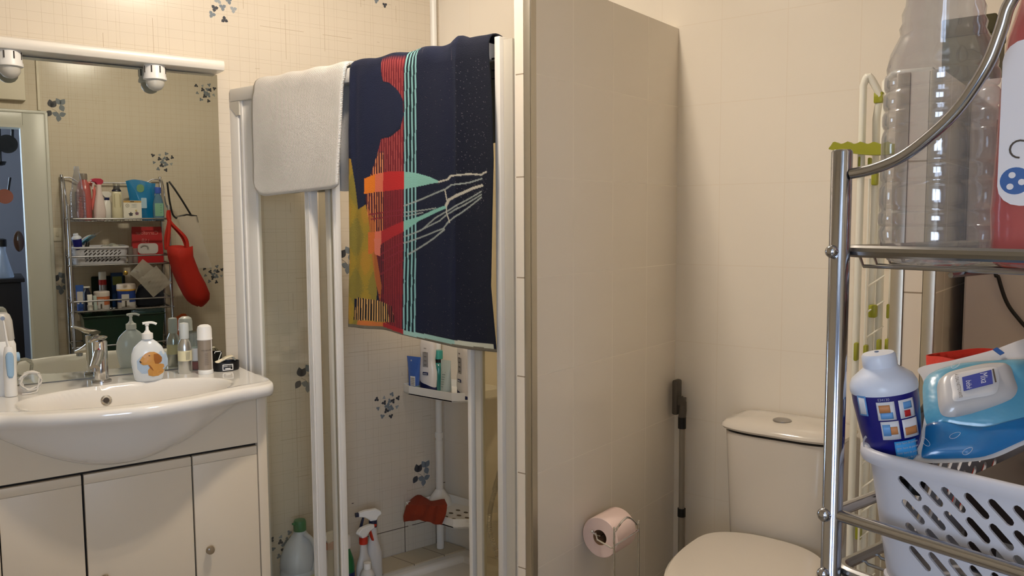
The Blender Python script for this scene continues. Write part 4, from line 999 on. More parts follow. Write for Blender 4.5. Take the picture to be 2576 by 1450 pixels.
    for x0, x1, c in ((928, 944, (196, 104, 50)), (944, 961, (210, 112, 92)), (961, 1019, (160, 42, 46)), (1019, 1128, (126, 180, 166))): banner(tp2, bt2, x0, x1, c)
    put(poly([(942, 600), (960, 600), (958, 645), (944, 640)]), (206, 116, 96))
    # strings
    def cord(pts, wd, c=(150, 158, 152), xr=None):
        d = np.full(n, 1e9)
        for p, q_ in zip(pts[:-1], pts[1:]): d = np.minimum(d, seg(*p, *q_))
        m = d < wd
        if xr: m &= (dx > xr[0]) & (dx < xr[1])
        put(m, c, 0.9)
    cream_ = (188, 184, 168)
    cord([(1108, 458), (1130, 452), (1137, 443), (1180, 438), (1214, 440), (1218, 436), (1227, 433)], 2.2, cream_)
    cord([(1020, 518), (1060, 502), (1125, 476), (1138, 466), (1180, 460), (1214, 450)], 1.9)
    cord([(1126, 517), (1133, 503), (1160, 488), (1190, 474), (1215, 467)], 3.4, cream_)
    cord([(1020, 535), (1080, 527), (1100, 524)], 1.5); cord([(1020, 545), (1065, 535)], 1.5)
    cord([(1020, 596), (1060, 580), (1100, 548), (1128, 532), (1160, 512), (1213, 482)], 1.7); cord([(1045, 586), (1110, 556), (1128, 540), (1213, 490)], 1.7)
    cord([(1020, 612), (1080, 590), (1120, 575), (1132, 558), (1213, 497)], 1.8); cord([(1030, 640), (1095, 600), (1122, 578)], 2.0)
    cord([(1123, 478), (1128, 505), (1127, 535), (1135, 560)], 1.4, cream_)
    for a0, a1 in (((930, 540), (1018, 528)), ((935, 552), (1018, 540)), ((960, 640), (1018, 610)), ((965, 655), (1018, 630)), ((960, 690), (1018, 655))): cord([a0, a1], 2.0, (122, 40, 52), (925, 1019))
    # dark border on the right and bottom hem
    be = np.interp(dx, [p[0] for p in Bp], [p[1] for p in Bp])
    put((dx > 1228) | ((be - dy) < 22) & (dx > 1049), (20, 24, 36))
    hm = (be - dy)
    put((hm < 19) & (hm > 8) & (dx > 1020) & (dx < 1246), (150, 186, 176)); put((hm < 19) & (hm > 8) & (dx > 1150) & (dx < 1246), (186, 188, 170))
    put((hm < 19) & (hm > 8) & (dx > 965) & (dx <= 1020), (150, 40, 44)); put(hm <= 8, (104, 98, 84))
    put(dx < 881.5, (44, 50, 66), 0.6)
    col[isback] = K(92, 104, 120)
    at = me.color_attributes.new('weave', 'FLOAT_COLOR', 'POINT')
    at.data.foreach_set('color', np.concatenate([col, np.ones((n, 1))], 1).astype(np.float32).ravel())
    t = NT('woven beach towel'); a = t.n('ShaderNodeVertexColor'); a.layer_name = 'weave'
    t.l(a.outputs[0], t.bsdf.inputs['Base Color']); t.bsdf.inputs['Roughness'].default_value = 0.92; t.bsdf.inputs['Specular IOR Level'].default_value = 0.15
    t.bsdf.inputs['Sheen Weight'].default_value = 0.03
    tc = t.n('ShaderNodeTexCoord'); t.bump(t.noise(tc.outputs['Object'], 500, 2), 0.5, 0.002)
    me.materials.append(t.m); me.shade_smooth()
    o = bpy.data.objects.new('beach_towel', me); COL.objects.link(o); o.location = tuple(c0)
    m = o.modifiers.new('Solid', 'SOLIDIFY'); m.thickness = 0.0035; m.offset = 0
    setp(o, 'navy beach towel with red and aqua stripes hanging on the shower rail', 'towel')
towel()

# ================================================================== toilet corner
M_toi = P('toilet ceramic', (216, 209, 198), 0.12, coat=0.4)
tl = thing('toilet', 'white close-coupled toilet with closed lid against the back wall', 'toilet', (-0.755, 2.10, FLOOR))
def srect(w, d, z, n_=40, e=0.35, cx_=0.0, cy_=0.0, bow=0.0):
    out = []
    for i in range(n_):
        a = 2 * math.pi * (i + .5) / n_; c, s_ = math.cos(a), math.sin(a)
        x = w * (abs(c) ** e) * (1 if c > 0 else -1); y = d * (abs(s_) ** e) * (1 if s_ > 0 else -1)
        out.append((x + cx_, y + cy_ - (bow * (1 - (x / w) ** 2) if s_ < 0 else 0), z))
    return out
def loft(secs):
    b = MB(); b.skin([[b.bm.verts.new(p) for p in s_] for s_ in secs]); return b
tcx = -0.003; tcy = 0.11
loft([srect(0.130, 0.075, 0.385, cx_=tcx, cy_=tcy, bow=0.012), srect(0.142, 0.088, 0.43, cx_=tcx, cy_=tcy, bow=0.015), srect(0.158, 0.090, 0.730, cx_=tcx, cy_=tcy, bow=0.016)]).build('cistern', M_toi, tl)
loft([srect(0.154, 0.086, 0.729, cx_=tcx, cy_=tcy, bow=0.014), srect(0.154, 0.086, 0.739, cx_=tcx, cy_=tcy, bow=0.012)]).build('cistern_gap_shade', M_gap, tl)  # dark strip painting the shade under the cistern lid
loft([srect(0.166, 0.094, 0.738, cx_=tcx, cy_=tcy, bow=0.018), srect(0.170, 0.098, 0.744, cx_=tcx, cy_=tcy, bow=0.018), srect(0.168, 0.096, 0.751, cx_=tcx, cy_=tcy, bow=0.017), srect(0.158, 0.089, 0.759, cx_=tcx, cy_=tcy, bow=0.014), srect(0.130, 0.073, 0.766, cx_=tcx, cy_=tcy, bow=0.010), srect(0.09, 0.05, 0.7695, cx_=tcx, cy_=tcy), srect(0.01, 0.006, 0.7705, cx_=tcx, cy_=tcy)]).build('cistern_lid', M_toi, tl)
bx_, by_, bz_ = atZ(1993, 1048, FLOOR + 0.786)
fb = MB().lathe([(0.025, 0), (0.025, 0.003), (0.021, 0.005), (0.001, 0.005)], (tcx - 0.006, tcy - 0.035, 0.7690), 28).build('flush_button', M_dull, tl)
def seat_ring(z, k=1.0, dy=0.0, n_=48):
    pts = []
    for i in range(n_):
        a = 2 * math.pi * i / n_; c, s_ = math.cos(a), math.sin(a)
        w = 0.168 * k; L = 0.235 * k
        x = w * (abs(c) ** 0.72) * (1 if c > 0 else -1)
        if s_ >= 0: y = 0.165 * k * (abs(s_) ** 0.62)
        else: y = -0.29 * k * (abs(s_) ** 1.0)
        x *= 1 - 0.20 * max(0, s_) ** 3
        pts.append((x + 0.004, y - 0.175 + dy, z))
    return pts
loft([seat_ring(0.438, 0.97), seat_ring(0.441, 1.0), seat_ring(0.449, 1.0), seat_ring(0.451, 0.985)]).build('seat', M_plast, tl)
loft([seat_ring(0.452, 0.99), seat_ring(0.455, 1.01), seat_ring(0.463, 1.005), seat_ring(0.469, 0.97), seat_ring(0.471, 0.85), seat_ring(0.472, 0.4), seat_ring(0.4722, 0.02)]).build('seat_lid', P('white plastic seat', (218, 210, 198), 0.25, coat=0.3), tl)
loft([seat_ring(0.0, 0.62, 0.04), seat_ring(0.02, 0.60, 0.04), seat_ring(0.20, 0.55, 0.05), seat_ring(0.32, 0.80, 0.01), seat_ring(0.40, 0.95), seat_ring(0.437, 0.96)]).build('bowl', M_toi, tl)
MB().box(-0.115, 0.115, -0.02, 0.20, 0.25, 0.384, 0.02).build('bowl_back', M_toi, tl)

# roll and its stand
M_roll = P('pink toilet paper', (240, 216, 208), 0.95, bump=(300, 0.3, 0.001))
rc = (-1.100, 1.775, 0.566)
tr_ = thing('toilet_roll', 'pink toilet roll on the chrome wire stand', 'toilet roll', rc)
b = MB()
prf = [(0.0205, 0.0), (0.052, 0.0), (0.054, 0.002), (0.054, 0.096), (0.052, 0.098), (0.0205, 0.098)]
rgs = []
for r_, h in prf: rgs.append([b.bm.verts.new((r_ * math.cos(a), h, -r_ * math.sin(a))) for a in [2 * math.pi * i / 48 for i in range(48)]])
b.skin(rgs, loop=True); b.build('paper', M_roll, tr_)
MB().lathe([(0.0204, 0.0005), (0.0204, 0.0975)], (0, 0, 0), 40, axis='y', cap0=False, cap1=False).build('cardboard_core', P('brown cardboard', (134, 104, 78), 0.9), tr_, solid=0.0008)
st = thing('toilet_roll_stand', 'chrome wire stand holding the pink roll beside the partition', 'roll holder', (-1.045, 1.80, FLOOR))
vx = -1.045; ya, yb = atX(1545, 1400, vx)[1], atX(1606, 1400, vx)[1]
ztop = atX(1545, 1348, vx)[2]; zt2 = atX(1607, 1322, vx)[2]
def sp_(x, y, z): return (x + 1.045, y - 1.80, z - FLOOR)
fr = smooth_pts([(vx, ya, 0.30), (vx, ya, ztop - 0.004), (vx, ya + 0.006, ztop + 0.010), (vx, (ya + yb) / 2, ztop + 0.028), (vx, yb - 0.010, zt2 + 0.006), (vx, yb, zt2 - 0.01), (vx, yb, 0.30)], 8)
MB().tube([sp_(vx, ya, FLOOR + 0.01)] + [sp_(*p) for p in fr] + [sp_(vx, yb, FLOOR + 0.01)], 0.0028, 8).build('frame', M_chrome, st)
zc = atX(1545, 1374, vx)[2]; zc2 = zc
MB().cyl(sp_(vx, ya, zc), sp_(vx, yb, zc + 0.001), 0.0024, seg=8).build('crossbar', M_chrome, st)
MB().tube([sp_(vx, ya, zc - 0.004), sp_(vx - 0.004, ya - 0.008, zc - 0.004), sp_(rc[0] + 0.01, ya - 0.010, 0.572), sp_(rc[0] - 0.005, 1.764, 0.580)], 0.0022, 8).build('roll_hook', M_chrome, st)
MB().tube([sp_(rc[0], 1.872, 0.571), sp_(rc[0], 1.775, 0.571), sp_(rc[0] - 0.008, 1.768, 0.574), sp_(rc[0] - 0.016, 1.766, 0.580)], 0.0024, 8).build('roll_arm', M_chrome, st)
MB().ball(sp_(rc[0] - 0.017, 1.765, 0.582), 0.0048).build('ball_end', M_chrome, st)
MB().tube([sp_(rc[0], 1.872, 0.571), sp_(rc[0] + 0.002, 1.880, 0.571), sp_(vx, yb, zc)], 0.0024, 8).build('arm_bracket', M_chrome, st)
MB().lathe([(0.075, 0), (0.075, 0.006), (0.070, 0.008)], (0, 0.02, 0.0), 32).build('foot_plate', M_chrome, st)

# squeegee mop in the corner
mp = thing('floor_squeegee', 'grey telescopic floor squeegee standing upside down in the corner', 'mop', (-1.118, 2.275, FLOOR))
mp.location = (-1.112, 2.275, FLOOR)
zt = atY(1716, 1048, 2.275)[2] - FLOOR; zc_ = atY(1716, 1290, 2.275)[2] - FLOOR
M_gp = P('grey lacquered pole', (150, 142, 128), 0.4)
MB().cyl((0.004, 0, 0.0), (0.002, 0, zc_), 0.0105, seg=18).build('lower_pole', M_gp, mp)
MB().cyl((0.002, 0, zc_), (0, 0, zt - 0.01), 0.0088, seg=18).build('upper_pole', M_gp, mp)
MB().lathe([(0.0125, 0), (0.0125, 0.026)], (0.002, 0, zc_ - 0.013), 18).build('collar', M_black, mp)
MB().lathe([(0.0125, 0), (0.0125, 0.036)], (0, 0, zt - 0.038), 18).build('collar', M_black, mp)
M_gh = P('dark grey plastic', (84, 78, 70), 0.45)
MB().tube([(0, 0, zt - 0.004), (0.003, 0, zt + 0.02), (0.004, 0, zt + 0.045), (-0.004, 0, zt + 0.062)], 0.010, 12, radii=[0.012, 0.0115, 0.010, 0.006]).build('hinge', M_gh, mp)
MB().box(-0.012, 0.010, -0.010, 0.010, zt + 0.035, zt + 0.060, 0.002).build('hinge_block', M_gh, mp)
MB().box(-0.032, -0.013, -0.010, 0.026, zt + 0.002, zt + 0.112, 0.006).build('mop_plate', M_gh, mp)
# ================================================================== chrome rack by the doorway
RU0, RU1, RNF, RNB = 0.579, 1.092, 0.355, 0.108
ZS = (1.362, 1.112, 0.856, 0.600, 0.345); ZR = (None, 1.166, 0.918, 0.662, 0.407)
rk = uthing('storage_rack', 'chrome wire rack full of bottles standing by the doorway wall', 'shelf rack', 0.835, 0.23, FLOOR)
def rl(u, n, z): return (u - 0.835, n - 0.23, z - FLOOR)
M_rack = P('rack chrome', (178, 180, 188), 0.14, metal=1.0)
PR = 0.0078
posts = []
for u, n, top in ((RU0, RNF, 1.453), (RU1, RNF, 1.453), (RU0 - 0.004, RNB, 1.622), (RU1 + 0.004, RNB, 1.622)):
    b = MB().lathe([(PR, 0), (PR, top - FLOOR - 0.0015), (PR - 0.001, top - FLOOR), (PR - 0.0035, top - FLOOR + 0.0003)], rl(u, n, FLOOR), 24); posts.append(b.build('post', M_rack, rk))
def bar(p0, p1, r, name='rail'): return MB().cyl(rl(*p0), rl(*p1), r, seg=14).build(name, M_rack, rk)
M_rackd = P('rack dull bar', (150, 150, 150), 0.30, metal=1.0)
for i, z in enumerate(ZS):
    # shelf: a closed ring with cross wires
    zz = z + 0.006 if i else 1.375
    r_ = 0.0048
    ring = []
    e = 0.014
    u0, u1, n0, n1 = RU0 + 0.009, RU1 - 0.009, RNB + 0.004, RNF + 0.001
    for cu_, cn_, a0 in ((u1 - e, n1 - e, 0), (u0 + e, n1 - e, 90), (u0 + e, n0 + e, 180), (u1 - e, n0 + e, 270)):
        for k in range(6): a = R(a0 + 90 * k / 5); ring.append(rl(cu_ + e * math.cos(a), cn_ + e * math.sin(a), zz))
    sh = MB().tube(ring, r_, 10, closed=True).build('shelf', M_rackd, rk)
    b = MB()
    dw = 0.0125 if i == 0 else 0.0065
    for k in range(1, 24):
        u = u0 + (u1 - u0) * k / 24; b.tube([rl(u, n0, zz - 0.003), rl(u, n0 + 0.004, zz - dw), rl(u, n1 - 0.004, zz - dw), rl(u, n1, zz - 0.003)], 0.0014, 6)
    for k in (1, 2): n = n0 + (n1 - n0) * k / 3; b.cyl(rl(u0, n, zz - dw - 0.0025), rl(u1, n, zz - dw - 0.0025), 0.002, seg=6)
    b.build('shelf_wires', M_rackd, sh)
    for u in (RU0, RU1):
        for n in (RNF,): MB().ball(rl(u - (0.0085 if u < 0.8 else -0.0085), n + 0.001, zz), 0.0052, 12).build('screw', M_rack, sh)
    if ZR[i]:
        bar((RU0, RNF, ZR[i]), (RU1, RNF, ZR[i]), 0.0048)
        for u, s_ in ((RU0, -1), (RU1, 1)):
            bar((u, RNF, ZR[i]), (u, RNB, ZR[i]), 0.0048)
            MB().ball(rl(u + s_ * 0.0075, RNF + 0.002, ZR[i]), 0.0058, 12).build('screw', M_rack, rk)
        bar((RU0, RNB, ZR[i]), (RU1, RNB, ZR[i]), 0.0042)
# side hoops sweeping up from the short front posts to the tall back posts
hp = [atU(2142, 437, RU0), atU(2200, 424, RU0), atU(2270, 394, RU0), atU(2340, 342, RU0), atU(2400, 285, RU0), atU(2448, 222, RU0), atU(2490, 150, RU0), atU(2520, 70, RU0), atU(2545, 0, RU0)]
hn = [(n, z) for _, n, z in hp] + [(0.220, 1.565), (0.195, 1.592), (0.165, 1.604), (0.13, 1.606), (RNB, 1.606)]
for u in (RU0, RU1):
    pts = smooth_pts([(u, n, z) for n, z in hn], 5)
    MB().tube([rl(*p) for p in pts], 0.0042, 12).build('side_hoop', M_rack, rk)
MB().tube([rl(RU0, RNB, 1.606), rl(RU0 + 0.04, RNB, 1.606), rl(RU0 + 0.08, RNB, 1.58), rl(RU1 - 0.08, RNB, 1.58), rl(RU1 - 0.04, RNB, 1.606), rl(RU1, RNB, 1.606)], 0.004, 10).build('back_hoop', M_rack, rk)
for z in (1.545, 1.475): bar((RU0, RNB, z), (RU0 , RNB + 0.0, z - 0.001), 0.004)

ST = ZS[0] - 0.0035 + 0.0135    # top of the top shelf's wires
ST = 1.3641
# ---- clear ribbed water bottle
M_pet = THIN('clear bottle plastic', (232, 234, 238), 0.34, rough=0.07, milky=0.09, milk=(222, 226, 236))
pb = atD(2354, 560, 0.622); pu, pn, _ = s1(pb)
wbt = uthing('water_bottle', 'large empty clear ribbed water bottle on the top rack shelf', 'bottle', pu, pn, ST)
prof = [(0.012, 0.006), (0.028, 0.001), (0.036, 0.004), (0.041, 0.014), (0.0428, 0.026)]
z = 0.030
def rib(prof, z, h, r, g=0.0019): prof += [(r - g, z), (r - g * 0.4, z + h * 0.08), (r, z + h * 0.22), (r + 0.0002, z + h * 0.5), (r, z + h * 0.78), (r - g * 0.4, z + h * 0.92), (r - g, z + h)]
for h, r in ((0.012, 0.0430), (0.020, 0.0428), (0.014, 0.0425), (0.024, 0.0422), (0.013, 0.0420), (0.013, 0.0417), (0.013, 0.0413)):
    rib(prof, z, h, r); z += h + 0.0012
prof += [(0.040, z + 0.003), (0.0375, z + 0.014), (0.0335, z + 0.022), (0.0305, z + 0.028), (0.0315, z + 0.033), (0.0295, z + 0.037), (0.0300, z + 0.044), (0.0275, z + 0.050), (0.0265, z + 0.065), (0.022, z + 0.090), (0.0155, z + 0.115), (0.0135, z + 0.128), (0.0165, z + 0.130), (0.0165, z + 0.133), (0.0135, z + 0.134), (0.0135, z + 0.150)]
b = MB(); rg = []
for r, h in prof:
    ring = []
    for i in range(72):
        a = 2 * math.pi * i / 72; rr = r
        if h < 0.027: rr = r * (1 - 0.10 * max(0, math.cos(a * 6)) ** 6 * (1 - h / 0.03))
        if 0.20 < h < 0.235: rr = r * (1 - 0.03 * max(0, math.cos(a * 9)))
        ring.append(b.bm.verts.new((rr * math.cos(a), rr * math.sin(a), h)))
    rg.append(ring)
b.xf(lambda c: (c.x * 0.945, c.y * 0.945, c.z))
b.skin(rg, cap1=False); b.build('bottle_body', M_pet, wbt, angle=60)
# ---- rose detergent jug behind it
M_rose = P('rose jug plastic', (196, 98, 96), 0.22, trans=0.25, coat=0.4)
jg = uthing('detergent_jug', 'rose pink detergent jug with white label on the top rack shelf', 'jug', 0.672, 0.232, ST, rz=R(12))
b = MB(); rg = []
for z, w_, d_ in ((0.0, 0.042, 0.034), (0.003, 0.047, 0.038), (0.04, 0.049, 0.040), (0.085, 0.047, 0.039), (0.125, 0.046, 0.038), (0.165, 0.043, 0.036), (0.200, 0.034, 0.031), (0.222, 0.019, 0.019), (0.232, 0.017, 0.017)):
    rg.append([b.bm.verts.new((d_ * (abs(math.cos(a)) ** .7) * (1 if math.cos(a) > 0 else -1), w_ * (abs(math.sin(a)) ** .7) * (1 if math.sin(a) > 0 else -1), z)) for a in [2 * math.pi * (i + .5) / 44 for i in range(44)]])
b.skin(rg); b.build('jug_body', M_rose, jg)
MB().tube(smooth_pts([(0.024, 0.0, 0.212), (0.046, 0, 0.195), (0.052, 0, 0.150), (0.044, 0, 0.10), (0.034, 0, 0.06)], 5), 0.009, 14).build('handle', P('rose handle', (222, 120, 112), 0.3), jg)
MB().lathe([(0.0205, 0.228), (0.0205, 0.256), (0.018, 0.262), (0.001, 0.263)], seg=28).build('cap', P('smoky cap', (150, 140, 130), 0.3, trans=0.3), jg)
lb_ = P('white paper label', (222, 216, 216), 0.5)
def cardp(w_, h_, c, mat, parent, name, rot=(0, 0, 0), th=0.0008, rr=0.006):
    pts = []
    for sx_, sz_, a0 in ((1, 1, 0), (-1, 1, 90), (-1, -1, 180), (1, -1, 270)):
        for k in range(5): a = R(a0 + 22.5 * k); pts.append((sx_ * (w_ / 2 - rr) + rr * math.cos(a), sz_ * (h_ / 2 - rr) + rr * math.sin(a)))
    o = MB().prism(pts, -th / 2, th / 2, axis='y').build(name, mat, parent, smooth=False); o.location = c; o.rotation_euler = rot; return o
# label on the side facing the doorway (local -x side of the rotated jug)
lab = cardp(0.080, 0.115, (-0.0405, -0.001, 0.102), lb_, jg, 'label', (0, 0, R(-90)), rr=0.014)
ink = P('dark grey ink', (84, 74, 64), 0.5)
for k in range(7): text('lavage machine et main ' * 1, 0.0042, ink, jg, (-0.0413, -0.004, 0.130 - k * 0.0050), (R(90), 0, R(-90)), 'printed_text', sx=1.0)
bl = MB().lathe([(0.0095, 0), (0.0095, 0.0006)], seg=28, axis='y').build('blue_emblem', P('label blue', (44, 88, 150), 0.4), jg); bl.location = (-0.0412, 0.028, 0.062); bl.rotation_euler = (0, 0, R(-90))
for k, (a_, c_) in enumerate(((0.002, 0.004), (-0.004, -0.001), (0.003, -0.004))):
    d_ = MB().lathe([(0.0022, 0), (0.0022, 0.0006)], seg=12, axis='y').build('emblem_dot', lb_, jg); d_.location = (-0.0418, 0.028 + a_, 0.062 + c_); d_.rotation_euler = (0, 0, R(-90))
rd = MB().tube([(0.006 * math.cos(a), 0, 0.006 * math.sin(a)) for a in [2 * math.pi * k / 16 for k in range(13)]], 0.0007, 6).build('recycling_mark', ink, jg); rd.location = (-0.0415, 0.026, 0.084); rd.rotation_euler = (0, 0, R(-90))
# ---- rest of the top shelf, mostly seen in the mirror
def loz(secs, n_=36, e=0.75):
    b = MB(); rg = []
    for z, w_, d_ in secs: rg.append([b.bm.verts.new((w_ * (abs(math.cos(a)) ** e) * (1 if math.cos(a) > 0 else -1), d_ * (abs(math.sin(a)) ** e) * (1 if math.sin(a) > 0 else -1), z)) for a in [2 * math.pi * (i + .5) / n_ for i in range(n_)]])
    b.skin(rg); return b
def trig_bottle(u, n, name, lab, secs, bodymat, headmat, trigmat, face, zt, extra=None, grp=None):
    o = uthing(name, lab, 'spray bottle', u, n, ST, rz=face)
    loz(secs).build('bottle_body', bodymat, o)
    MB().lathe([(0.0135, zt - 0.002), (0.0135, zt + 0.018)], seg=22).build('collar', trigmat, o)
    MB().prism([(x, zt + 0.016 + z) for x, z in ((-0.010, 0), (0.011, 0), (0.026, 0.014), (0.046, 0.018), (0.046, 0.030), (0.026, 0.036), (-0.010, 0.036), (-0.026, 0.026), (-0.024, 0.012))], -0.008, 0.008, axis='y').build('spray_head', headmat, o, bev=0.0025)
    MB().prism([(x, zt + 0.016 + z) for x, z in ((0.028, 0.012), (0.034, 0.012), (0.040, -0.010), (0.044, -0.026), (0.039, -0.026), (0.034, -0.010))], -0.0045, 0.0045, axis='y').build('trigger', trigmat, o)
    return o
M_wb = P('white spray bottle', (226, 210, 206), 0.3, coat=0.3); M_pk = P('raspberry plastic', (186, 60, 84), 0.3)
o = trig_bottle(0.745, 0.260, 'spray_bottle', 'white and pink floral spray bottle with raspberry head on the top rack shelf', [(0, .026, .020), (0.004, .030, .022), (0.05, .032, .024), (0.10, .026, .020), (0.15, .016, .014), (0.185, .012, .012)], M_wb, M_pk, M_wb, R(150), 0.184)
cardp(0.030, 0.040, (0, 0.0245, 0.115), M_pk, o, 'pink_label', rr=0.010); text('Cnd', 0.018, ink, o, (0, 0.0255, 0.150), (R(90), 0, R(180)), 'printed_text')
b = MB(); 
for k in range(5): add_leaf(b.bm, 0, 0, R(72 * k), 0.016, 0.010)
f_ = b.build('orange_flower', P('orange print', (206, 112, 50), 0.4), o, smooth=False); f_.location = (0.004, 0.0262, 0.060)
o = trig_bottle(0.792, 0.190, 'spray_bottle', 'white oval spray bottle with navy collar behind the floral one', [(0, .030, .020), (0.004, .034, .022), (0.06, .036, .024), (0.10, .024, .018), (0.115, .013, .013)], M_plast, M_plast, M_navy, R(160), 0.112)
cardp(0.024, 0.022, (-0.012, 0.0245, 0.055), P('grey print', (150, 146, 142), 0.6), o, 'label', rr=0.003)
o = uthing('cream_bottle', 'cream bottle with navy collar and clear cap on the top rack shelf', 'bottle', 0.836, 0.25, ST)
loz([(0, .026, .020), (0.004, .029, .022), (0.06, .028, .022), (0.11, .026, .020), (0.150, .027, .020), (0.162, .024, .018), (0.168, .014, .014)]).build('bottle_body', P('cream bottle plastic', (214, 206, 176), 0.35), o)
for s_ in (-1, 1): MB().prism([(s_ * 0.012, 0.070), (s_ * 0.017, 0.080), (s_ * 0.017, 0.145), (s_ * 0.012, 0.150)], 0.0195, 0.0215, axis='y').build('grip_recess', P('cream grip', (176, 168, 136), 0.4), o)
MB().lathe([(0.026, 0.165), (0.024, 0.172), (0.016, 0.180), (0.0155, 0.196)], seg=28, sy=0.8).build('collar', P('dark navy', (24, 26, 44), 0.35), o)
MB().lathe([(0.0185, 0.176), (0.0185, 0.206), (0.017, 0.211), (0.001, 0.212)], seg=28).build('cap', THIN('clear cap plastic', (230, 230, 224), 0.25, milky=0.12), o)
MB().lathe([(0.005, 0.196), (0.004, 0.206)], seg=12).build('spout', M_plast, o)
o = uthing('carton_box', 'small white carton with tan top band standing at the shelf front', 'box', 0.910, 0.285, ST, rz=R(3))
MB().box(-0.047, 0.047, -0.014, 0.014, 0.0, 0.113).build('carton', P('white carton', (226, 222, 210), 0.6), o)
MB().box(-0.0465, 0.0465, 0.0136, 0.0146, 0.102, 0.1125).build('tan_band', P('tan card', (190, 156, 96), 0.6), o)
MB().box(-0.011, 0.009, 0.0144, 0.0152, 0.105, 0.110).build('dark_patch', ink, o)
MB().tube([(0.009 * math.cos(a) - 0.026, 0.0148, 0.085 + 0.009 * math.sin(a)) for a in [2 * math.pi * k / 20 for k in range(20)]], 0.0007, 6, closed=True).build('logo_ring', ink, o)
text('U', 0.012, ink, o, (-0.026, 0.0150, 0.085), (R(90), 0, R(180)), 'printed_text')
for k in range(3): text('protecteur', 0.0065, P('pale blue ink', (150, 166, 176), 0.5), o, (0.008, 0.0150, 0.093 - k * 0.008), (R(90), 0, R(180)), 'printed_text')
for (a_, c_, s_, m_) in ((0.022, 0.040, 0.012, 'plum print'), (-0.010, 0.036, 0.013, 'dark print2'), (0.018, 0.056, 0.007, 'ochre print')):
    b = MB()
    for k in range(5): add_leaf(b.bm, 0, 0, R(72 * k + 20), s_, s_ * .7)
    f_ = b.build('flower_print', P(m_, {'plum print': (120, 92, 110), 'dark print2': (84, 84, 88), 'ochre print': (206, 190, 130)}[m_], 0.5), o, smooth=False); f_.location = (a_, 0.0152, c_)
# blue refill pouch
o = uthing('refill_pouch', 'shiny blue refill pouch leaning behind the white carton', 'pouch', 0.975, 0.225, ST)
rows = []
for k in range(13):
    t_ = k / 12; row = []
    for i in range(15):
        s_ = i / 14; w_ = 0.062 + 0.012 * t_ ** 2
        x = (s_ - 0.5) * 2 * w_ + (-0.012 * t_ ** 2 if s_ < 0.5 else 0); th = 0.020 * math.sin(math.pi * s_) ** 0.7 * math.sin(math.pi * (0.12 + 0.83 * (1 - t_))) ** 0.8
        row.append((x, th + 0.003 * math.sin(s_ * 11 + t_ * 7), 0.225 * t_ + 0.010 * math.sin(s_ * 5) * t_ ** 4))
    rows.append(row)
back = [[(x, -y * 0.7, z) for x, y, z in r] for r in rows]
b = MB().sheet(rows); b.sheet(back); b.build('pouch_body', P('glossy blue film', (24, 120, 176), 0.18, coat=0.6), o)
cardp(0.040, 0.046, (-0.012, 0.021, 0.185), P('green print', (120, 160, 120), 0.4), o, 'label', (R(-8), 0, 0), rr=0.018)
cardp(0.030, 0.060, (0.004, 0.0225, 0.100), P('pale blue print', (170, 200, 220), 0.4), o, 'label', rr=0.004)
o = uthing('blue_cap_bottle', 'clear blue bottle with blue cap and green label at the shelf end', 'bottle', 1.052, 0.27, ST)
loz([(0, .026, .020), (0.004, .030, .023), (0.09, .030, .023), (0.125, .022, .018), (0.150, .014, .013), (0.158, .013, .013)]).build('bottle_body', P('clear blue liquid', (110, 156, 190), 0.12, trans=0.5), o)
MB().lathe([(0.0175, 0.156), (0.0175, 0.188), (0.0165, 0.192), (0.001, 0.193)], seg=24).build('cap', P('blue cap', (60, 90, 180), 0.35), o)
cardp(0.046, 0.075, (0, 0.0235, 0.062), P('mint green label', (130, 176, 150), 0.5), o, 'label', rr=0.004)
for k in range(4): text('||||||', 0.006, P('green ink', (40, 96, 70), 0.5), o, (0.010, 0.0243, 0.088 - k * 0.014), (R(90), 0, R(180)), 'printed_text')
# ---- second shelf: slotted basket, cleaner bottle, wipes
S2 = ZS[1] + 0.006 - 0.005
bu0, bu1, bn0, bn1 = 0.594, 0.872, 0.146, 0.346
BH = 0.104; BZ = S2 + 0.001
bk = uthing('plastic_basket', 'white slotted plastic basket on the second rack shelf', 'basket', (bu0 + bu1) / 2, (bn0 + bn1) / 2, BZ)
M_bask = P('basket plastic', (196, 196, 204), 0.42)
Wb, Db = (bu1 - bu0) / 2, (bn1 - bn0) / 2
RC = 0.030; TAP = 0.012
def slots(L, pitch=0.0165):
    hs = []
    nsl = int((2 * L - 0.020) / pitch)
    for r_i, zc in enumerate((0.083, 0.065, 0.047, 0.029)):
        for k in range(nsl + 1):
            xc = -L + 0.012 + k * pitch + (0.0005 * r_i)
            if xc > L - 0.008: continue
            poly = []; ang = R(-42); hl, hw = 0.0078, 0.0031
            for a0, sgn in ((-90, 1), (90, -1)):
                for j in range(5):
                    a = R(a0 + 45 * j); px_, py_ = sgn * hl + hw * math.cos(a), hw * math.sin(a)
                    if sgn < 0: px_, py_ = -hl + hw * math.cos(a), hw * math.sin(a)
                    poly.append((xc + px_ * math.cos(ang) - py_ * math.sin(ang), zc + px_ * math.sin(ang) + py_ * math.cos(ang)))
            hs.append(poly)
    return hs
def taper(p):
    k = (BH - p[2]) / BH * TAP
    L = math.hypot(p[0] / Wb, p[1] / Db) or 1
    return (p[0] - math.copysign(k, p[0]) * min(1, abs(p[0]) / (Wb - RC)), p[1] - math.copysign(k, p[1]) * min(1, abs(p[1]) / (Db - RC)), p[2])
def add_mesh(bm_, me, f):
    tmp = bmesh.new(); tmp.from_mesh(me)
    for v in tmp.verts: v.co = Vector(f(v.co))
    m2 = bpy.data.meshes.new('tmp'); tmp.to_mesh(m2); tmp.free(); bm_.from_mesh(m2); bpy.data.meshes.remove(m2); bpy.data.meshes.remove(me)
b = MB()
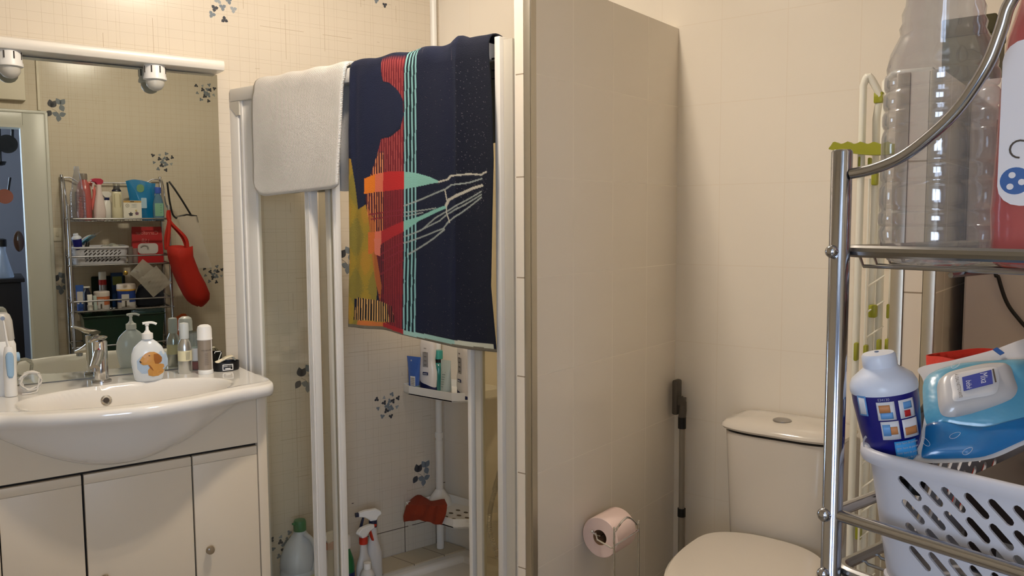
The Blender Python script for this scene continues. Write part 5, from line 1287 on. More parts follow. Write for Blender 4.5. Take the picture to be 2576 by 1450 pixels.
for L, along in ((Wb - RC, 'x'), (Db - RC, 'y')):
    for sgn in (-1, 1):
        me = holes_mesh([(-L, 0), (L, 0), (L, BH), (-L, BH)], slots(L, 0.022 if along == 'x' else 0.0165), 0.0022)
        if along == 'x': add_mesh(b.bm, me, lambda c, s=sgn: taper((c.x * (-s), s * Db + c.z, c.y)))
        else: add_mesh(b.bm, me, lambda c, s=sgn: taper((s * Wb + c.z, c.x * s, c.y)))
for cx_, cy_, a0 in ((Wb - RC, Db - RC, 0), (-(Wb - RC), Db - RC, 90), (-(Wb - RC), -(Db - RC), 180), (Wb - RC, -(Db - RC), 270)):
    for rr in (RC - 0.0011, RC + 0.0011):
        rows = []
        for zz in (0, BH * .5, BH): rows.append([taper((cx_ + rr * math.cos(R(a0 + 90 * k / 10)), cy_ + rr * math.sin(R(a0 + 90 * k / 10)), zz)) for k in range(11)])
        b.sheet(rows)
def rrect(hw, hd, z, r_, n_=8):
    out = []
    for cx_, cy_, a0 in ((hw - r_, hd - r_, 0), (-(hw - r_), hd - r_, 90), (-(hw - r_), -(hd - r_), 180), (hw - r_, -(hd - r_), 270)):
        for k in range(n_ + 1): a = R(a0 + 90 * k / n_); out.append((cx_ + r_ * math.cos(a), cy_ + r_ * math.sin(a), z))
    return out
b.build('basket_wall', M_bask, bk, angle=50)
b = MB(); b.skin([[b.bm.verts.new(p) for p in rrect(Wb - TAP, Db - TAP, z, RC - 0.01)] for z in (0.0, 0.002)]); b.build('basket_floor', M_bask, bk)
b = MB(); secs = []
for dx_, z in ((-0.0012, BH - 0.009), (0.006, BH - 0.008), (0.0075, BH - 0.004), (0.007, BH + 0.001), (0.0035, BH + 0.003), (-0.001, BH + 0.0005), (-0.0022, BH - 0.004)):
    secs.append([b.bm.verts.new(p) for p in rrect(Wb + dx_, Db + dx_, z, RC + dx_)])
b.skin(secs, loop=True); b.build('basket_rim', M_bask, bk, angle=60)

# ---- blue cleaner bottle tilted in the basket
q0 = atD(2240, 1180, 0.640)
cb = thing('cleaner_bottle', 'navy blue cleaner bottle with white screw top tilted in the basket', 'bottle', q0)
d_ = 0.640
base = np.array(atD(2268, 1250, 0.650)); topc = np.array(atD(2209, 888, 0.642))
ax_ = Vector(topc - base); H_ = ax_.length
cb.location = tuple(base); 
zq = ax_.normalized(); yq = Vector((-(W2C[2][0]), -(W2C[2][1]), -(W2C[2][2]))); xq = (yq.cross(zq)) ; xq = -zq.cross(yq) * -1
# local -y faces the camera
toC = (Vector(CAM) - Vector(base)); yl = -(toC - zq * toC.dot(zq)).normalized(); xl = yl.cross(zq).normalized()
cb.rotation_euler = Matrix((xl, yl, zq)).transposed().to_euler()
RB = 0.0244
M_navyb = P('cleaner navy film', (20, 24, 112), 0.28, coat=0.3)
b = MB().lathe([(RB * .74, H_ * .25), (RB * .82, H_ * 0.32), (RB * 0.93, H_ * 0.50), (RB, H_ * 0.68), (RB * 1.0, H_ * 0.755)], seg=48); b.build('bottle_body', M_navyb, cb)
MB().lathe([(RB * 1.01, H_ * 0.750), (RB * 1.03, H_ * 0.765), (RB * 1.02, H_ * 0.80), (RB * 0.93, H_ * 0.84), (RB * .72, H_ * 0.875), (RB * .56, H_ * 0.90), (RB * .50, H_ * 0.915)], seg=48).build('shoulder', P('cool white plastic', (212, 218, 232), 0.3), cb)
b = MB().lathe([(RB * .50, H_ * .90), (RB * .53, H_ * .925), (RB * .52, H_ * .985), (RB * .47, H_ * 1.0), (0.003, H_ * 1.003)], seg=40); cap_ = b.build('screw_cap', P('cool white plastic', (212, 218, 232), 0.3), cb)
MB().lathe([(0.0016, 0), (0.0016, 0.0006)], (-0.001, 0.002, H_ * 1.0035), 10).build('cap_hole', P('grey blue', (90, 110, 140), 0.5), cap_)
def on_cyl(x0, x1, z0, z1, rad, mat, name, n_=8, rc=0.0):
    rows = []
    for zz in (z0, (z0 + z1) / 2, z1): rows.append([(rad * math.sin(x0 / rad + (x1 - x0) / rad * k / n_), -rad * math.cos(x0 / rad + (x1 - x0) / rad * k / n_), zz) for k in range(n_ + 1)])
    return MB().sheet(rows).build(name, mat, cb, solid=0.0002)
rl_ = RB + 0.0004
M_pw = P('picture white', (214, 214, 220), 0.4); M_pb = P('picture sky blue', (96, 150, 206), 0.4); M_ps = P('picture skin', (188, 126, 78), 0.5); M_pr = P('picture red', (180, 36, 40), 0.4); M_cy = P('cyan panel', (54, 150, 216), 0.35)
zA, zB_ = H_ * 0.655, H_ * 0.525
for zc, cells in ((zA, ((-0.001, 'a'), (0.0150, 'b'))), (zB_, ((0.0, 'c'), (0.0155, 'd')))):
    for xc, kk in cells:
        on_cyl(xc - 0.0065, xc + 0.0065, zc - 0.0072, zc + 0.0072, rl_, M_pw, 'picture_panel')
        if kk == 'a': on_cyl(xc - 0.0045, xc + 0.0045, zc - 0.006, zc - 0.001, rl_ + .0006, M_pb, 'picture'); on_cyl(xc - 0.005, xc + 0.003, zc - 0.001, zc + 0.005, rl_ + .0009, M_ps, 'picture')
        if kk == 'b': on_cyl(xc - 0.003, xc + 0.004, zc + 0.0, zc + 0.0055, rl_ + .0006, M_pb, 'picture'); on_cyl(xc - 0.003, xc + 0.002, zc - 0.006, zc - 0.001, rl_ + .0009, M_pr, 'picture')
        if kk == 'c': on_cyl(xc - 0.0055, xc + 0.0, zc - 0.004, zc + 0.005, rl_ + .0006, M_pb, 'picture'); on_cyl(xc + 0.0, xc + 0.005, zc - 0.003, zc + 0.003, rl_ + .0009, M_ps, 'picture')
        if kk == 'd': on_cyl(xc - 0.005, xc + 0.005, zc - 0.005, zc + 0.001, rl_ + .0006, M_ps, 'picture')
on_cyl(-0.0235, -0.0150, zA - 0.004, zA + 0.012, rl_, M_pb, 'picture_panel'); on_cyl(-0.0220, -0.0162, zA - 0.0025, zA + 0.0105, rl_ + 0.0006, M_pw, 'picture')
on_cyl(0.001, 0.0180, H_ * 0.28, H_ * 0.445, rl_ * 0.955, M_cy, 'info_panel')
for k in range(5): text('tenir hors de portee', 0.0026, M_pw, cb, (0, 0, H_ * 0.435 - k * 0.0038), (0, 0, R(24)), 'printed_text', wrap=rl_ + 0.0002, sx=0.8)
text('E34130', 0.0028, M_pw, cb, (0, 0, H_ * 0.732), (0, 0, R(-4)), 'printed_text', wrap=rl_)
text('6', 0.020, M_pw, cb, (0, 0, H_ * 0.42), (0, 0, R(-50)), 'printed_text', wrap=rl_)

# ---- wipes pack leaning in the basket
wp0 = np.array(atD(2440, 1010, 0.640))
wpk = thing('wipes_pack', 'blue and white baby wipes pack with grey flip lid on the basket', 'wipes pack', tuple(wp0))
nrm = (Vector(CAM) - Vector(wp0)).normalized(); nrm = (nrm + Vector((0, 0, 1.0))).normalized()
rgt_ = Vector(W2C[0]); upv = (Vector((0, 0, 1)))
xr = (rgt_ - nrm * rgt_.dot(nrm)).normalized(); up_ = nrm.cross(xr)
rot = Matrix.Rotation(R(20), 4, nrm); xr = (rot @ xr).normalized(); up_ = (rot @ up_).normalized()
Mw = Matrix((xr, up_, nrm)).transposed(); wpk.rotation_euler = Mw.to_euler()
def wl(px, py, off=0.0):
    h = hit(px, py, tuple(nrm), float(nrm.dot(Vector(wp0))) + off); v = Vector(h) - Vector(wp0); return (v.dot(xr), v.dot(up_))
def puff(outpx, name, mat, lift, depth, parent, off=0.0, k_=8, exp=0.5):
    poly = [wl(*p, off) for p in outpx]; poly = [(a, c) for a, c, _ in smooth_pts([(a, c, 0) for a, c in poly], 5, closed=True)]
    cx_ = sum(p[0] for p in poly) / len(poly); cy_ = sum(p[1] for p in poly) / len(poly)
    b = MB(); up1 = []
    for k in range(k_ + 1):
        t_ = k / k_; kk = 1 - t_ * 0.97
        h = depth * (1 - kk ** 2) ** exp
        up1.append([b.bm.verts.new((cx_ + (x - cx_) * kk, cy_ + (y - cy_) * kk, lift + h)) for x, y in poly])
    dn = [[b.bm.verts.new((cx_ + (x - cx_) * kk, cy_ + (y - cy_) * kk, lift - depth * (1 - kk ** 2) ** exp)) for x, y in poly] for kk in (0.75, 0.5, 0.2)]
    b.skin(list(reversed(dn)) + up1); return b.build(name, mat, parent, angle=60)
M_wb1 = P('wipes film blue', (88, 156, 186), 0.25, coat=0.5, bump=(40, 0.5, 0.004)); M_wb2 = P('wipes film deep blue', (34, 112, 170), 0.22, coat=0.5, bump=(40, 0.5, 0.004)); M_ww = P('wipes film white', (206, 202, 200), 0.3, coat=0.3)
puff([(2312, 918), (2400, 898), (2500, 872), (2576, 845), (2660, 830), (2670, 960), (2640, 1090), (2576, 1112), (2500, 1145), (2420, 1156), (2330, 1158), (2296, 1152), (2318, 1080), (2328, 1010), (2322, 950)], 'pack_edge', M_ww, -0.004, 0.002, wpk)
puff([(2330, 945), (2400, 914), (2480, 905), (2576, 900), (2650, 905), (2655, 1000), (2610, 1060), (2540, 1085), (2460, 1085), (2380, 1075), (2335, 1070), (2322, 1010)], 'pack_front', M_wb1, -0.002, 0.011, wpk)
puff([(2336, 1060), (2400, 1068), (2480, 1075), (2560, 1060), (2640, 1040), (2640, 1080), (2576, 1104), (2480, 1144), (2400, 1150), (2330, 1150), (2318, 1140), (2326, 1100)], 'pack_lower', M_wb2, -0.002, 0.008, wpk)
lid = puff([(2358, 960), (2372, 940), (2420, 925), (2480, 912), (2530, 910), (2546, 918), (2558, 950), (2564, 975), (2548, 1000), (2500, 1020), (2440, 1034), (2400, 1042), (2372, 1038), (2362, 1020), (2358, 990)], 'flip_lid', P('grey white lid', (190, 186, 184), 0.3, coat=0.4), 0.006, 0.010, wpk, off=0.010, exp=0.32)
puff([(2394, 945), (2440, 930), (2500, 922), (2512, 935), (2512, 970), (2500, 990), (2450, 1000), (2402, 1008), (2396, 985)], 'lid_sticker', P('lid sticker', (212, 208, 206), 0.35), 0.0150, 0.0018, wpk, off=0.016, exp=0.3)
for c_ in ((2455, 962),):
    lx, ly = wl(*c_, 0.017)
def onlid(pts, name, mat, z0, z1):
    return MB().prism([wl(*p, 0.017) for p in pts], z0, z1).build(name, mat, wpk, smooth=False)
onlid([(2420, 951), (2494, 932), (2498, 966), (2424, 985)], 'logo_patch', P('logo violet blue', (66, 76, 150), 0.35), 0.0171, 0.0177)
onlid([(2496, 930), (2500, 929), (2507, 962), (2503, 963)], 'dark_line', ink, 0.0171, 0.0175)
def wtext(s, size, mat, px, py, ddx, ddy, sx):
    """lettering printed on the lid: text runs down the lid, letter tops to the right"""
    me = text_mesh(s, 1.0, extr=0.0); L_ = math.hypot(ddx, ddy); ddx, ddy = ddx / L_, ddy / L_
    for v in me.vertices:
        a, c = v.co.x * size * sx, v.co.y * size
        lx, ly = wl(px + a * ddx + c * ddy, py + a * ddy - c * ddx, 0.018); v.co = (lx, ly, 0.0180)
    return link_mesh('printed_text', me, mat, wpk, False)
wtext('Mixa', 27, M_pw, 2475, 951, 0.12, 1, 0.52); wtext('bébé', 20, M_pw, 2437, 968, 0.12, 1, 0.56)
wtext("À L'EAU NETTOYANTE", 12, ink, 2411, 971, 0.2, 1, 0.50)
for px, py, an in ((2402, 921, 10), (2400, 1098, 0), (2432, 1138, 8), (2330, 1115, 80)):
    lx, ly = wl(px, py, 0.008); dr = MB().tube([(0.0036 * math.cos(a) * (1 + 0.5 * (math.cos(a) > 0) * math.cos(a)), 0.0020 * math.sin(a), 0) for a in [2 * math.pi * k / 18 for k in range(18)]], 0.00014, 5, closed=True).build('drop_print', M_pw, wpk); dr.location = (lx, ly, 0.0085); dr.rotation_euler = (0, 0, R(an))
MB().box(-0.002, 0.002, -0.0038, 0.0038, -0.0004, 0.0004).build('blue_tab', P('label blue', (44, 88, 150), 0.4), wpk).location = (*wl(2512, 886, 0.0), 0.0008)
# a dark tube between cleaner bottle and wipes, other things in the basket
o = uthing('dark_tube', 'black tube with a grey side strip between cleaner bottle and wipes', 'tube', *s1(atD(2312, 1150, 0.672)))
o.rotation_euler = (R(8), R(12), RZ)
MB().lathe([(0.010, -0.03), (0.011, 0.0), (0.0105, 0.035), (0.008, 0.045), (0.001, 0.047)], seg=24).build('tube_body', P('black tube plastic', (26, 26, 28), 0.35), o)
MB().prism([(-0.0025, -0.02), (0.0025, -0.02), (0.003, 0.036), (-0.002, 0.040)], -0.0125, -0.0105, axis='x').build('grey_strip', P('grey strip', (120, 114, 112), 0.5), o)
o = uthing('medicine_box', 'dark carton lying in the white basket under the wipes', 'box', 0.775, 0.245, BZ + 0.003, rz=R(2))
MB().box(-0.10, 0.07, -0.060, 0.055, 0, 0.075, 0.002).build('carton', P('dark brown carton', (52, 40, 36), 0.5), o)
MB().box(-0.1008, -0.0998, -0.03, 0.03, 0.012, 0.030).build('grey_print', P('grey print', (150, 146, 142), 0.6), o)
o = uthing('grey_bag', 'crumpled clear grey bag in the basket beside the wipes', 'plastic bag', 0.800, 0.255, BZ + 0.092)
b = MB(); rows = []
rnd = random.Random(5)
for i in range(9): rows.append([((i - 4) * 0.013, (j - 3) * 0.016, 0.012 * rnd.random() + 0.018 * math.cos((i - 4) / 4.5 * 1.5) * math.cos((j - 3) / 3.5 * 1.5)) for j in range(7)])
b.sheet(rows).build('bag_film', P('grey bag film', (176, 178, 166), 0.2, alpha=0.9), o)
# ---- second shelf, right part: red shopping bag, clear bags, roll
S2T = S2
o = uthing('red_shopping_bag', 'folded red paper shopping bag with white lettering on the second rack shelf', 'shopping bag', 0.995, 0.20, S2T)
b = MB(); rg = []
for z, w_, d_ in ((0, 0.085, 0.022), (0.06, 0.084, 0.022), (0.15, 0.082, 0.014), (0.212, 0.080, 0.006)): rg.append([b.bm.verts.new((x * w_, y * d_, z)) for x, y in ((-1, -1), (1, -1), (1, 0.2), (1, 1), (0, 1.15), (-1, 1), (-1, 0.2))])
b.skin(rg); b.build('bag_body', P('red paper', (172, 34, 38), 0.4), o)
text('Carrefour', 0.030, P('pinkish lettering', (214, 130, 124), 0.5), o, (0, 0.0135, 0.175), (R(86), 0, R(180)), 'printed_text')
text('158', 0.030, P('pinkish lettering', (214, 130, 124), 0.5), o, (-0.01, 0.019, 0.130), (R(88), R(-8), R(180)), 'printed_text')
cardp(0.110, 0.062, (0.0, 0.0275, 0.085), M_ww, o, 'white_panel', (R(-4), 0, 0), rr=0.02)
MB().tube([(0.020 * math.cos(a) - 0.02, 0.030, 0.088 + 0.016 * math.sin(a)) for a in [math.pi * k / 10 - 0.3 for k in range(11)]], 0.004, 8).build('grey_swirl', P('grey print', (150, 146, 142), 0.6), o)
o = uthing('clear_cup_stack', 'clear plastic tubes standing beside the white basket', 'plastic tubes', 0.900, 0.27, S2T)
MB().lathe([(0.014, 0), (0.015, 0.10)], (-0.008, 0, 0), 20).build('clear_tube', THIN('clear cup', (214, 206, 196), 0.3, milky=0.25), o)
MB().lathe([(0.013, 0), (0.014, 0.09)], (0.018, 0.004, 0), 20).build('clear_tube', THIN('clear cup', (214, 206, 196), 0.3, milky=0.25), o)
M_bagc = P('clear sachet film', (176, 170, 158), 0.18, alpha=0.72)
for (u, n, z, w_, h_, rx, ry, lab) in ((1.000, 0.372, 1.015, 0.130, 0.130, 4, 38, 'clear crumpled plastic sachet hanging over the front rail beside the jar'), (0.938, 0.366, 1.075, 0.090, 0.110, 3, -42, 'smaller clear plastic sachet tucked under the front rail')):
    o = uthing('plastic_sachet', lab, 'plastic bag', u, n, z, 'clear sachets on the rack front')
    rows = []
    for i in range(13):
        row = []
        for j in range(13):
            x, y = (i / 12 - .5) * w_, (j / 12 - .5) * h_; a = R(ry)
            row.append((x * math.cos(a) - y * math.sin(a), 0.008 * math.cos(i / 12 * 3.14 - 1.57) * math.cos(j / 12 * 3.14 - 1.57) + 0.002 * math.sin(i * 1.3 + j * 2.1), x * math.sin(a) + y * math.cos(a)))
        rows.append(row)
    b = MB().sheet(rows); b.build('sachet_film', M_bagc, o)
    me_o = text('AB2', 0.010, ink, o, (-0.03, 0.011, 0.0), (R(90), R(ry), R(180)), 'printed_text')
b = MB().lathe([(0.010, 0), (0.012, 0.003), (0.006, 0.007)], seg=16, axis='y'); o2 = b.build('snap_hook', P('brass gold', (190, 160, 80), 0.2, metal=1.0), o); o2.location = (-0.09, 0.012, -0.005)

# ---- third shelf
S3 = ZS[2] + 0.001
def jar(u, n, r_, h_, lab, cols, capc, bandc=None):
    o = uthing('cream_jar', lab, 'jar', u, n, S3, 'round jars on the third rack shelf')
    MB().lathe([(r_ * .92, 0), (r_, 0.004), (r_, h_ * .74)], seg=36).build('jar_body', P('jar ' + str(cols), cols, 0.35), o)
    MB().lathe([(r_ * 1.03, h_ * .74), (r_ * 1.04, h_ * .76), (r_ * 1.03, h_ * .97), (r_ * .97, h_)], seg=36).build('lid', P('jarlid ' + str(capc), capc, 0.4), o)
    MB().lathe([(r_ * 1.005, 0.0), (r_ * 1.01, h_ * 0.28)], seg=36, cap0=False, cap1=False).build('lower_label', M_ww, o)
    if bandc: MB().lathe([(r_ * 1.045, h_ * .74), (r_ * 1.045, h_ * .80)], seg=36, cap0=False, cap1=False).build('coloured_band', P('band ' + str(bandc), bandc, 0.4), o)
    cardp(r_ * 0.8, h_ * .5, (-r_ * 0.25, r_ * 1.0, h_ * .36), M_ww, o, 'front_label', (0, 0, R(8)), rr=0.002)
    MB().box(-r_ * .32, -r_ * .12, r_ * 1.0, r_ * 1.03, h_ * .10, h_ * .35).build('dark_print', ink, o)
    return o
jar(0.735, 0.265, 0.040, 0.105, 'white lidded jar with orange label on the third rack shelf', (206, 120, 80), (226, 214, 204))
jar(0.862, 0.27, 0.049, 0.142, 'white lidded jar with blue label and yellow band on the third rack shelf', (36, 64, 140), (226, 214, 204), (214, 160, 50))
o = uthing('blue_tube', 'blue and white toothpaste tube standing at the left of the third rack shelf', 'tube', 0.620, 0.31, S3)
squeeze(o, 0.040, 0.150, P('blue white tube', (46, 84, 160), 0.35), wb_=0.032, caph=0.02)
MB().lathe([(0.016, 0), (0.016, 0.022)], seg=20).build('cap', P('blue cap', (60, 90, 180), 0.35), o)
cardp(0.030, 0.070, (0, 0.013, 0.080), M_ww, o, 'label', rr=0.003)
o = uthing('white_tube', 'small white tube with black mark in front of the dark bottle', 'tube', 0.668, 0.32, S3)
squeeze(o, 0.026, 0.095, M_plast, wb_=0.024, caph=0.035, d=0.4); MB().lathe([(0.014, 0), (0.015, 0.036)], seg=20).build('cap', M_plast, o)
o = uthing('navy_pump_bottle', 'navy pump bottle behind the small white tube', 'bottle', 0.660, 0.27, S3)
MB().lathe([(0.018, 0), (0.019, 0.004), (0.019, 0.10), (0.010, 0.118), (0.010, 0.128)], seg=24).build('bottle_body', P('dark navy', (24, 26, 44), 0.35), o)
MB().box(-0.016, 0.016, -0.006, 0.006, 0.128, 0.137, 0.002).build('pump', M_plast, o)
o = uthing('grey_tube', 'grey green tube beside the small white tube', 'tube', 0.698, 0.29, S3)
squeeze(o, 0.022, 0.085, P('mint tube', (190, 202, 194), 0.35), wb_=0.020, caph=0.0)
o = uthing('red_can', 'slim spray can with white cap and red band at the back of the shelf', 'spray can', 0.752, 0.185, S3)
MB().lathe([(0.020, 0), (0.021, 0.003), (0.021, 0.14), (0.018, 0.15)], seg=26).build('can_body', P('can grey', (150, 146, 150), 0.3, metal=.6), o)
MB().lathe([(0.0215, 0.135), (0.0215, 0.165)], seg=26).build('red_band', P('red paper', (172, 34, 38), 0.4), o); MB().lathe([(0.0205, 0.165), (0.0205, 0.205), (0.018, 0.21), (0.001, 0.211)], seg=26).build('cap', M_plast, o)
o = uthing('blue_box', 'dark blue carton standing at the back of the third rack shelf', 'box', 0.83, 0.16, S3)
MB().box(-0.03, 0.03, -0.02, 0.02, 0, 0.20, 0.001).build('carton', P('dark blue carton', (20, 60, 110), 0.5), o)
MB().box(-0.025, 0.025, 0.0195, 0.0205, 0.13, 0.18).build('label', P('olive label', (110, 120, 60), 0.5), o)
o = uthing('dark_bag', 'dark folded bag filling the right of the third rack shelf', 'bag', 1.00, 0.20, S3)
b = loz([(0, .070, .050), (0.01, .078, .056), (0.07, .076, .052), (0.12, .060, .040), (0.14, .030, .020)]); b.build('bag_body', P('dark slate cloth', (40, 44, 54), 0.8), o)
o = uthing('green_sack', 'dark green sack hanging behind the third rack shelf', 'sack', 0.80, 0.1225, S3)
MB().box(-0.10, 0.08, -0.010, 0.010, 0.0, 0.18, 0.008).build('sack_cloth', P('dark green cloth', (14, 38, 26), 0.8), o)
# ---- fourth and fifth shelf
S4 = ZS[3] + 0.001
o = uthing('green_crate', 'dark green storage box on the fourth rack shelf', 'crate', 0.84, 0.235, S4)
b = MB(); b.skin([[b.bm.verts.new((x * w_, y * d_, z)) for x, y in ((-1, -1), (1, -1), (1, 1), (-1, 1))] for z, w_, d_ in ((0, .195, .09), (0.225, .21, .105), (0.225, .206, .101), (0.006, .19, .086))], cap1=True); b.build('crate_body', P('dark green plastic', (16, 44, 30), 0.3, coat=0.3), o)
MB().tube([(-0.213, 0.108, 0.225), (0.213, 0.108, 0.225), (0.213, -0.108, 0.225), (-0.213, -0.108, 0.225)], 0.005, 8, closed=True).build('crate_rim', P('dark green plastic', (16, 44, 30), 0.3, coat=0.3), o)
o = uthing('clear_box_lid', 'clear bluish box lid sticking up behind the green crate rim', 'box lid', 0.975, 0.26, S4 + 0.20)
MB().box(-0.09, 0.09, -0.004, 0.004, 0.0, 0.045, 0.002).build('lid_plastic', P('clear blue grey plastic', (104, 136, 140), 0.15, trans=0.4), o)
o = uthing('beige_pouch', 'beige flat toiletry pouch lying in the green crate', 'pouch', 0.80, 0.25, S4 + 0.10)
MB().box(-0.075, 0.075, -0.05, 0.05, 0.0, 0.03, 0.012).xf(lambda c: (c.x, c.y, c.z + 0.2 * c.y + 0.0)).build('pouch_body', P('beige cloth', (150, 118, 96), 0.8), o)
o = uthing('brown_pouch', 'brown and olive crumpled pouch on the right of the crate', 'pouch', 0.95, 0.26, S4 + 0.09)
loz([(0, .05, .04), (0.02, .06, .05), (0.05, .05, .04), (0.07, .02, .015)]).build('pouch_body', P('brown olive cloth', (92, 66, 40), 0.7), o)

# ---- bags hanging from the far side of the rack
M_totered = P('red nonwoven fabric', (178, 34, 18), 0.75, bump=(260, 0.3, 0.001))
tb = uthing('red_tote_bag', 'red orange fabric tote bag hanging from the rack post', 'tote bag', 1.125, 0.452, 1.217)
secs = []
for z, w_, d_, ox_ in ((0.0, .068, .092, 0.0), (-0.06, .066, .088, 0.004), (-0.15, .070, .080, 0.030), (-0.22, .074, .076, 0.060), (-0.28, .072, .070, 0.084), (-0.315, .060, .056, 0.094), (-0.336, .040, .036, 0.098), (-0.350, .016, .014, 0.104)):
    secs.append([(ox_ + w_ * (abs(math.cos(a)) ** .8) * (1 if math.cos(a) > 0 else -1), d_ * (abs(math.sin(a)) ** 1.0) * (1 if math.sin(a) > 0 else -1) * (1 + 0.05 * math.sin(5 * a + z * 20)), z + 0.004 * math.sin(a * 3)) for a in [2 * math.pi * (i + .5) / 48 for i in range(48)]])
b = MB(); b.skin([[b.bm.verts.new(p) for p in s_] for s_ in secs], cap0=False); b.build('bag_body', M_totered, tb, solid=0.0015)
for x0_ in (-0.060, 0.052):
    pts = smooth_pts([(x0_, -0.070, -0.02), (x0_ * .8 - 0.012, -0.070, 0.05), (-0.040, -0.072, 0.145), (-0.038, -0.078, 0.206), (-0.036, -0.068, 0.145), (x0_ * .8, -0.050, 0.05), (x0_, -0.040, -0.02)], 6)
    rows = [[(x - 0.008, y, z) for x, y, z in pts], [(x + 0.010, y, z + 0.002) for x, y, z in pts]]
    MB().sheet(rows).build('strap', M_totered, tb, solid=0.0015)
cbg = uthing('clear_tote_bag', 'clear plastic bag with black edging hanging behind the red tote', 'tote bag', 1.195, 0.330, 1.330)
M_film = P('clear bag film', (206, 198, 186), 0.12, alpha=0.5)
b = MB().sheet([[(x, 0.0 + 0.008 * math.sin(z * 20 + x * 9), z) for x in (-0.055 + 0.10 * t_ * 1.0, -0.02 + 0.09 * t_, 0.02 + 0.085 * t_, 0.055 + 0.08 * t_)] for t_, z in ((0, 0.06), (0.25, -0.02), (0.5, -0.10), (0.75, -0.18), (1.0, -0.25))]); b.build('bag_film', M_film, cbg)
for k_, pts in enumerate(([(-0.085, -0.03, 0.26), (-0.060, -0.02, 0.22), (-0.02, -0.01, 0.15), (0.030, 0.0, 0.055)], [(-0.095, -0.03, 0.255), (-0.088, -0.02, 0.15), (-0.075, -0.01, 0.07), (-0.055, 0.0, 0.045)])):
    MB().tube(smooth_pts(pts, 6), 0.0055, 8).build('black_strap', M_black, cbg)
MB().tube([(-0.055, 0, 0.055), (0.0, 0.004, 0.068), (0.055, 0, 0.060), (0.062, 0, 0.020)], 0.005, 8).build('black_edging', M_black, cbg)
o = uthing('orange_cloth', 'orange cloth bundle hanging low beside the rack', 'cloth', 1.155, 0.24, 0.70)
b = MB(); rg = []
for z, r_, ox_ in ((0.10, 0.012, 0.02), (0.085, 0.030, 0.012), (0.05, 0.036, 0.0), (0.0, 0.032, -0.006), (-0.06, 0.026, 0.0), (-0.12, 0.020, 0.004), (-0.14, 0.008, 0.006)):
    rg.append([b.bm.verts.new((ox_ + r_ * math.cos(a) * (1 + .12 * math.sin(4 * a + z * 30)), r_ * .8 * math.sin(a), z)) for a in [2 * math.pi * i / 28 for i in range(28)]])
b.skin(rg); b.build('cloth_folds', P('orange cloth', (196, 92, 44), 0.85), o)

# ================================================================== folded clothes airer
M_air = P('white coated tube', (224, 222, 210), 0.35); M_lime = P('lime green plastic', (146, 148, 40), 0.4)
ar = thing('clothes_airer', 'white folded tower airer with lime green joints behind the rack', 'clothes airer', (-0.50, 1.95, FLOOR))
def al(p): return (p[0] + 0.50, p[1] - 1.95, p[2] - FLOOR)
def atp(px, py, y): return atY(px, py, y)
YA = 1.86
def vt(px_t, py_t, px_b, y, r_): 
    a = atp(px_t, py_t, y); x = a[0]; return (x, y, a[2]), (x, y, FLOOR + 0.02)
t1, f1 = vt(2172, 215, 0, YA, 0.008)
pk = atp(2186, 192, YA); cl_ = atp(2214, 240, YA + 0.01)
MB().tube([al((t1[0], YA, FLOOR + 0.01)), al((t1[0], YA, t1[2]))] + [al(p) for p in smooth_pts([t1, pk, cl_], 5)[1:]] + [al(atp(2204, 300, YA + 0.02)), al(atp(2203, 400, YA + 0.03)), al((atp(2200, 400, YA + 0.03)[0], YA + 0.03, FLOOR + 0.01))], 0.0078, 12).build('tube_frame', M_air, ar)
t2 = atp(2229, 205, YA + 0.05)
MB().tube([al((t2[0], YA + 0.05, FLOOR + 0.01)), al((t2[0], YA + 0.05, t2[2])), al((t2[0] + 0.015, YA + 0.05, t2[2] + 0.015)), al((t2[0] + 0.09, YA + 0.05, t2[2] + 0.012)), al((t2[0] + 0.10, YA + 0.05, t2[2])), al((t2[0] + 0.10, YA + 0.05, FLOOR + 0.01))], 0.0085, 12).build('tube_frame', M_air, ar)
xa, xb2 = t1[0], t2[0]
w1_ = atp(2186, 500, YA - 0.01)[0]; w2_ = atp(2240, 700, YA + 0.03)[0]
MB().cyl(al((w1_, YA - 0.01, FLOOR + 0.1)), al((w1_, YA - 0.01, t1[2] - 0.20)), 0.0024, seg=8).build('side_wire', M_air, ar)
MB().cyl(al((w2_, YA + 0.03, FLOOR + 0.1)), al((w2_, YA + 0.03, t1[2] - 0.20)), 0.0028, seg=8).build('side_wire', M_air, ar)
for k in range(18):
    z = 0.30 + k * 0.056
    MB().cyl(al((w1_, YA - 0.01, z)), al((w2_ - 0.012, YA + 0.03, z + 0.025)), 0.0018, seg=6).build('cross_wire', M_air, ar)
def clip(px, py, y, w_, h_, r_=0.0105):
    c_ = atp(px, py, y); MB().box(*[v for pr in zip((-w_, -0.009, -h_), (w_, 0.009, h_)) for v in pr], 0.003).xf(lambda c: (c.x + c_[0] + 0.50, c.y + c_[1] - 1.95, c.z + c_[2] - FLOOR)).build('green_joint', M_lime, ar)
for px, py, y, w_, h_ in ((2211, 246, YA + 0.012, 0.009, 0.012), (2201, 450, YA - 0.01, 0.006, 0.014), (2164, 415, YA, 0.003, 0.018), (2188, 418, YA, 0.003, 0.018), (2196, 783, YA + 0.01, 0.008, 0.014), (2154, 885, YA - 0.01, 0.004, 0.020), (2178, 884, YA - 0.01, 0.004, 0.014), (2211, 870, YA, 0.004, 0.014), (2232, 868, YA + 0.02, 0.004, 0.014), (2235, 783, YA + 0.03, 0.003, 0.016), (2160, 1335, YA, 0.006, 0.020)): clip(px, py, y, w_, h_)
